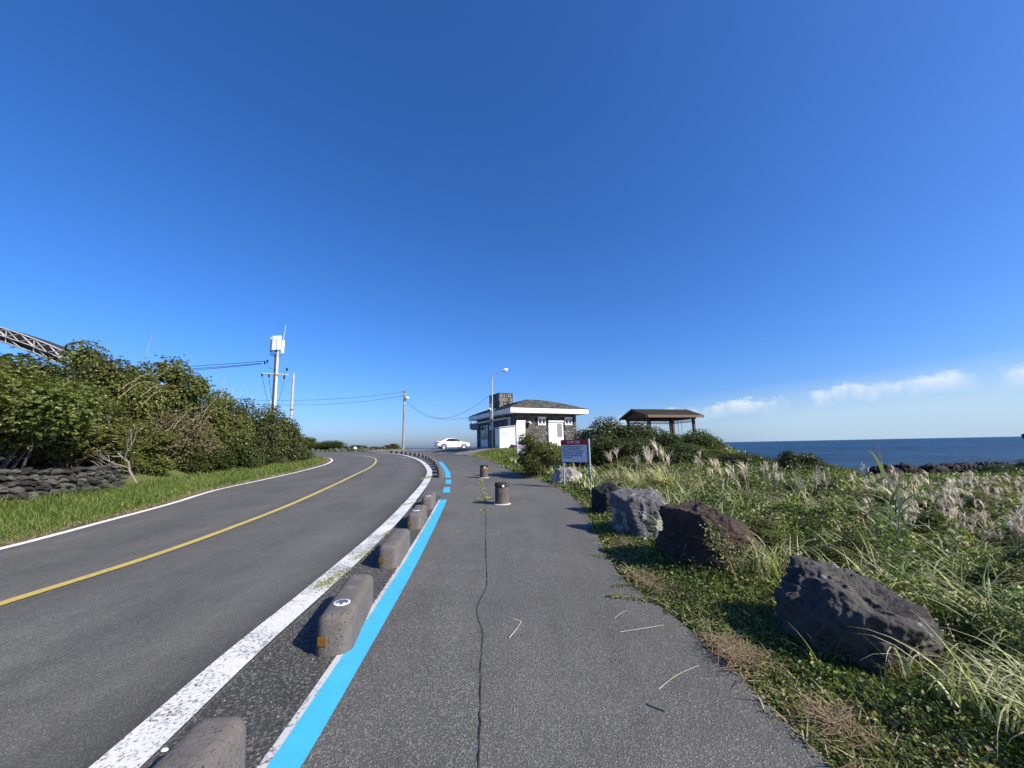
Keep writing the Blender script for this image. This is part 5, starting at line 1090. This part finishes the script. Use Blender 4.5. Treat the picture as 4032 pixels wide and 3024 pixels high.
CL = {k: [v, True, None] for k, v in {
  'g1': clump('silver_grass', 31, 70, .95, .014, G_SILV, plumes=5), 'g2': clump('silver_grass', 32, 90, .8, .016, G_SILV, plumes=3, stem=.8, rv=(.45, 1.0)), 'g3': clump('silver_grass', 33, 60, .75, .013, G_SILV, plumes=7, stem=1.0), 'g4': clump('silver_grass', 34, 130, .85, .016, G_SILV, plumes=4, stem=.72, curl=(.9, 2.1), rv=(.65, 1.0)),
  't1': clump('grass_tuft', 35, 45, .42, .008, G_GRASS, plumes=0, tilt=(.05, .6), rv=(.05, .6))}.items()}
for v in CL.values(): v[2] = kids(v[0])
def place(key, x, y, s, rz, label, group, cat, lean=0, dz=0):
    p = CL[key]
    if p[1]: o = p[0]; p[1] = False
    else:
        o = p[0].copy(); C.objects.link(o)
        for q in p[2]: c = q.copy(); C.objects.link(c); c.parent = o
    o.location = (x, y, T(x, y)+dz); o.scale = (s, s, s); o.rotation_euler = (lean, 0, rz); tag(o, label, cat, group, 'thing'); return o
SGR = 'silver grass clumps on the seaward side'
for k, x, y, s, rz, lab in [
 ('g4', 3.35, 10.6, 1.45, .3, 'blond silver grass clump left of centre behind the black boulder'), ('g4', 3.95, 10.1, 1.55, 2.0, 'densest blond silver grass clump, drooping, behind the pale grey boulder'), ('g2', 2.95, 11.2, 1.25, 4.0, 'green blond silver grass clump nearest the notice board'),
 ('g1', 4.35, 9.4, .8, 1.0, 'silver grass with tall plumes in front of the dark shrubs'), ('g3', 4.75, 9.0, .82, 3.2, 'silver grass with two bright plumes right of the dense blond clump'), ('g3', 5.35, 8.3, .78, 5.0, 'silver grass with the whitest fanned plume, below the sea horizon'),
 ('g1', 5.9, 9.4, .62, .7, 'silver grass cluster of pinkish plumes below the sea'), ('g2', 4.0, 6.9, 1.1, 2.2, 'low silver grass with bright arching blades behind the brown boulder'), ('g4', 5.0, 6.9, 1.1, 5.5, 'arching silver grass clump in the middle of the field'),
 ('g4', 4.6, 4.1, .55, 1.5, 'arching pale grass right of the tall reed'), ('g1', 7.0, 8.2, .5, 1.1, 'silver grass clump before the slender rosette shrub')]: place(k, x, y, s, rz, lab, SGR, 'silver grass')
g = random.Random(77); cnt = 0
while cnt < 120:
    a = math.radians(38+g.betavariate(2.6, 1.3)*19); r_ = math.exp(g.uniform(math.log(6.5), math.log(40))); x, y = r_*math.sin(a), r_*math.cos(a)
    if T(x, y) < -3: continue
    cnt += 1; place(g.choice(('g3', 'g3', 'g1', 'g3')), x, y, g.uniform(.42, .60)*(1 if r_ < 16 else 1.1), g.uniform(0, 6.28), 'silver grass clump with pale plumes in the field above the shore', 'plumed silver grass in the shore field', 'silver grass', dz=.02)
def reed(x, y, hs, seed, label, s=1.0):
    g = random.Random(seed); root = empty('reed_plant', (x, y, T(x, y)))
    for i, hh in enumerate(hs):
        a = g.uniform(0, 6.28); ln = g.uniform(.06, .2); p0 = Vector((g.uniform(-.05, .05), g.uniform(-.05, .05), 0)); p = [p0+Vector((math.cos(a)*ln*t*t-.05*t, math.sin(a)*ln*t*t, hh*t)) for t in np.linspace(0, 1, 7)]
        MB().tube(p, [.009*s*(1-.5*t/6) for t in range(7)], 6).obj('stalk', G_REED if i % 2 else M_twig, root, True)
        for q in range(7):
            t = .12+q*.12; k_ = t*6; i0 = int(min(5, k_)); b0 = p[i0].lerp(p[i0+1], k_-i0)
            v = blades(np.array([list(b0)]), np.array([a+q*2.5+g.uniform(-.4, .4)]), np.array([g.uniform(.32, .55)*s]), np.array([.034*s]), np.array([g.uniform(.35, .7)]), np.array([g.uniform(.7, 1.9)]), np.array([g.uniform(.1, 1)]), 7, np.array([g.uniform(-.3, .3)])); mk('leaf', v[0], v[1], G_REED, root, attr=v[2])
        if hh > .9 and i == 0:
            v = blades(np.tile(np.array([list(p[-1])]), (5, 1)), np.full(5, a), np.full(5, .2), np.full(5, .02), np.linspace(.05, .3, 5), np.full(5, .4), np.linspace(.2, 1, 5), 4); mk('plume', v[0], v[1], G_PLUME, root, attr=v[2])
    tag(root, label, 'reed', 'reeds', 'thing')
reed(4.1, 4.38, (1.22, .95, .85, .7), 1, 'tall broad leaved reed plant standing right of the large boulder')
reed(4.3, 4.62, (.75, .6, .5), 2, 'shorter reed close behind the tall one'); reed(5.7, 4.3, (.55, .45), 3, 'pale reed plant near the right edge of the photo'); reed(4.2, 7.3, (.8, .55), 4, 'thin reed behind the brown boulder')
for k, (x, y, s) in enumerate([(2.05, 2.85, 1.0), (2.25, 3.0, 1.1), (1.95, 3.15, .8), (2.35, 2.55, .9), (2.7, 2.5, .8), (2.1, 2.4, .7), (1.75, 3.5, .5), (3.1, 2.35, .8)]):
    place('t1', x, y, s*.85, k*1.3, ['green grass tuft in the shade at the left foot of the largest boulder', 'long bladed green tuft against the front of the largest boulder', 'small green tuft left of the largest boulder', 'green tuft before the shaded front of the largest boulder', 'green tuft below the right part of the largest boulder', 'short tuft at the lower front of the largest boulder', 'tiny tuft at the asphalt edge below the brown boulder', 'green tuft at the lower right of the largest boulder'][k], 'green grass tufts round the largest boulder', 'grass tuft')

# ================================================================== SHORE ROCKS, BOAT, FOAM
SR_ = [(58.0, 62, 2.1, 1.5), (61.5, 62.5, 2.6, 1.9), (64.5, 61, 2.2, 1.7), (67.5, 61.5, 3.4, 2.9), (71, 62.5, 2.8, 2.5), (73.5, 61.5, 2.0, 1.8), (76.5, 62, 2.6, 2.2), (79.5, 61, 2.2, 1.2), (83, 62, 2.6, 1.1), (87, 63, 3.0, .9), (54, 65, 2.2, .8), (49, 67, 2.0, .6), (69, 60, 2, 1.2), (92, 62, 3, .8)]
lb = ['leftmost', 'second from the left', 'third from the left', 'highest, with a flat crest', 'broad one right of the highest', 'narrow notched', 'domed', 'low one right of the domed', 'low dark', 'flat wave washed', 'tiny far left', 'tiniest far left', 'small front', 'low far right']
for k, (x, y, s, h_) in enumerate(SR_):
    x, y, s, h_ = x*.857, 53+(y-62)*.8, s*.9, h_*.72+.45
    o = boulder('shore_rock', (x, y, -3.75), [((-1, 0, .2), s), ((1, 0, .2), s), ((0, -1, .2), s*.7), ((0, 1, 0), s*.7), ((.2*(k % 3-1), 0, 1), h_+.25), ((.6, 0, 1), h_+.5), ((-.6, -.1, 1), h_+.45), ((0, 0, -1), .6)], M_lava, 'black lava shore rock, %s of the outcrop' % lb[k], 20+k, 5, .42, soft=26)
    o['category'] = 'rock'; o['group'] = 'black lava rocks on the shore'
V = []; F = []
for k, (x, y, a, b_) in enumerate(((66, 56, 3, .6), (61, 57.5, 3, .5), (74, 58, 5, .8))):
    n = 24; o_ = len(V); V += [(x+a*math.cos(t)*(1+.2*math.sin(3*t+k)), y+b_*math.sin(t)*(1+.3*math.sin(5*t)), -3.43+(.22 if 0 else 0)) for t in np.linspace(0, 2*PI, n, endpoint=False)]; V.append((x, y, -3.15)); F += [(o_+i, o_+(i+1) % n, o_+n) for i in range(n)]
tag(mk('surf', V, F, M_foam), 'white surf breaking among the shore rocks', 'surf', kind='stuff')
bt = empty('boat', (1180, 890, -3.5), math.radians(205)); bt.scale = (.75, .75, .75)
V = [(-46, -7, 0), (30, -7, 0), (40, 0, 0), (30, 7, 0), (-46, 7, 0), (-50, -9, 8), (36, -9, 9), (58, 0, 15), (36, 9, 9), (-50, 9, 8)]
mk('hull', V, [(4, 3, 2, 1, 0), (5, 6, 7, 8, 9), (0, 1, 6, 5), (1, 2, 7, 6), (2, 3, 8, 7), (3, 4, 9, 8), (4, 0, 5, 9)], flat('navy hull paint', (.02, .03, .08), .6), bt)
MB().box(-20, 20, -6, 6, 8.2, 15).obj('cabin', M_paintw, bt); MB().tube([(22, 0, 9), (22, 0, 20)], .6, 6).obj('mast', M_metal, bt)
tag(bt, 'navy and white boat far out, cut by the right edge of the photo', 'boat')
mk_ = empty('marker_post', (14.2, 24.0, T(14.2, 24))); MB().tube([(0, 0, 0), (0, 0, 1.75-T(14.2, 24)-.72)], .03, 6).obj('post', M_paintw, mk_); tag(mk_, 'thin white post standing in front of the sea right of the shrubs', 'post')

# ================================================================== SMALL THINGS ON THE ASPHALT
def straw(pts, label, r=.0035):
    r *= .45
    p = cr(pts, 5); o = MB().tube([(a, b_, T(a, b_)+.012+.012*math.sin(i/len(p)*PI)) for i, (a, b_) in enumerate(p)], [r*(1-.5*i/len(p)) for i in range(len(p))], 4).obj('dry_stalk', flat('straw stalk', (.62, .52, .34), .7)); tag(o, label, 'dry stalk', 'fallen stalks on the footpath')
straw([(-.06, 3.26), (0.0, 3.38), (.04, 3.52)], 'longer pale stalk lying on the middle of the footpath', .006); straw([(.04, 3.53), (-.02, 3.55), (-.07, 3.61)], 'short pale stalk touching the longer one on the footpath', .004)
straw([(.82, 3.32), (1.0, 3.34), (1.2, 3.41)], 'pale stalk reaching from the grass edge over the asphalt', .004); straw([(.83, 3.55), (.98, 3.68)], 'thin stalk at the edge above the longer one', .003)
straw([(.86, 2.62), (1.0, 2.72), (1.22, 2.85)], 'thin stalk at the edge beside the brown straw', .003); straw([(.92, 4.0), (1.1, 3.96), (1.35, 3.9)], 'creeping stem lying out over the asphalt', .003)
# creeping stems with leaves out onto the path
Q = []
for (x0_, y0_, x1_, y1_, n) in ((1.35, 3.82, .90, 4.0, 150), (1.3, 4.2, 1.0, 4.25, 60), (1.35, 5.1, 1.02, 5.3, 60)):
    t = G.random(n); x = x0_+(x1_-x0_)*t+G.normal(0, .022, n); y = y0_+(y1_-y0_)*t+G.normal(0, .02, n)+.03*np.sin(t*3); Q.append(leaves(np.stack([x, y, tz(x, y)+G.uniform(.005, .04, n)], 1), unit(sph(G, n)*[1, 1, .4]), unit(sph(G, n)*.5+[0, 0, 1]), G.uniform(.02, .035, n), G.uniform(.012, .022, n), r=G.uniform(.3, .9, n)))
q = join(Q); tag(mk('creeper_runner', q[0], q[1], G_COVER, attr=q[2]), 'small leaved creeper running out over the footpath', 'plants', kind='stuff')
n = 520; t = G.random(n); Q = [leaves(np.stack([2.08+.42*t+G.normal(0, .05, n)*(1+t), 4.36-.08*t-.02+G.normal(0, .02, n), .66-.55*t**.8+G.normal(0, .05, n)], 1), unit(sph(G, n)*[1, .5, 1]), unit(sph(G, n)*.6+[.2, -1, .3]), G.uniform(.018, .032, n), G.uniform(.013, .022, n), r=G.uniform(.3, .8, n))]
q = join(Q); tag(mk('ivy', q[0], q[1], G_COVER, attr=q[2]), 'ivy trailing down the front of the brown boulder', 'ivy', kind='stuff')
# weeds in the crack and on the white line
Q = []
for (x0_, y0_, x1_, y1_, n, s, wd_) in ((-.70, 9.75, -.82, 11.2, 110, .05, .035), (-.82, 11.2, -1.15, 13.6, 160, .05, .04), (-1.1, 13.6, -1.28, 15.2, 120, .05, .04), (-.95, 10.2, -.45, 10.25, 120, .06, .05), (-.64, 8.3, -.66, 8.9, 50, .05, .03),
     (-2.10, 4.35, -2.02, 4.95, 330, .026, .05), (-2.1, 5.3, -2.05, 5.7, 140, .026, .04), (-2.12, 6.5, -2.12, 6.9, 90, .03, .03), (-3.6, 15.4, -3.3, 16.5, 240, .06, .09), (-2.62, 9.4, -2.45, 9.9, 60, .04, .04)):
    t = G.random(n); x = x0_+(x1_-x0_)*t+G.normal(0, wd_, n); y = y0_+(y1_-y0_)*t+G.normal(0, wd_, n); Q.append(leaves(np.stack([x, y, tz(x, y)+G.uniform(.012, .03, n)], 1), unit(sph(G, n)*[1, 1, .5]+[0, 0, .2]), unit(sph(G, n)*.6+[0, 0, 1]), G.uniform(.6, 1.3, n)*s, G.uniform(.6, 1.2, n)*s*.5, r=G.uniform(.35, .98, n)))
q = join(Q); tag(mk('crack_weeds', q[0], q[1], leafmat('olive moss and weeds', [(0, (.13, .14, .045)), (.5, (.22, .22, .08)), (1, (.36, .30, .15))], .7, .3), attr=q[2]), 'olive weeds and moss in the asphalt joint and on the white line', 'weeds', kind='stuff')
# grit
n = 420; x = G.uniform(-1.85, -1.3, n); y = 2*(12/2)**G.random(n); x = x-(y-2)*.09; s = G.uniform(.0012, .0045, n)*(1+y*.12)
V = []; base_ = np.array([[1, 0, 0], [-.5, .87, 0], [-.5, -.87, 0], [0, 0, .9]]); V = (np.stack([x, y, tz(x, y)+.012], 1)[:, None]+base_[None]*s[:, None, None]).reshape(-1, 3); b_ = np.arange(n)[:, None]*4
tag(mk('grit', V, np.concatenate([b_+np.array([[0, 1, 3]]), b_+np.array([[1, 2, 3]]), b_+np.array([[2, 0, 3]])]).astype(np.int32), flat('pale grit', (.42, .38, .32), .8)), 'loose pale grit and sand along the kerb strip', 'gravel', kind='stuff')
for k, (x, y, s) in enumerate(((-1.80, 2.22, .013), (-2.10, 2.93, .010), (-1.93, 3.05, .012))):
    o = MB().lathe([(s*.5, 0), (s, s*.3), (s*.8, s*.7), (s*.2, s*.85)], 9).obj('pebble', M_discw, None, True); o.location = (x, y, T(x, y)+.009); o.scale = (1.4, 1, 1)
    tag(o, ['whitish shell like pebble beside the cut off kerb block', 'whitish pebble on the road side of the white line', 'small whitish pebble at the inner edge of the white line'][k], 'pebble')
tag(strip('pale_scuff', [(.745, 2.49), (.79, 2.455), (.83, 2.43)], [(.755, 2.51), (.815, 2.475), (.835, 2.435)], paint('scuffed pale mark', (.2, .2, .2), .62, sc=120, crack=False), .012, 1), 'pale scuff mark on the lower right of the footpath', 'mark')
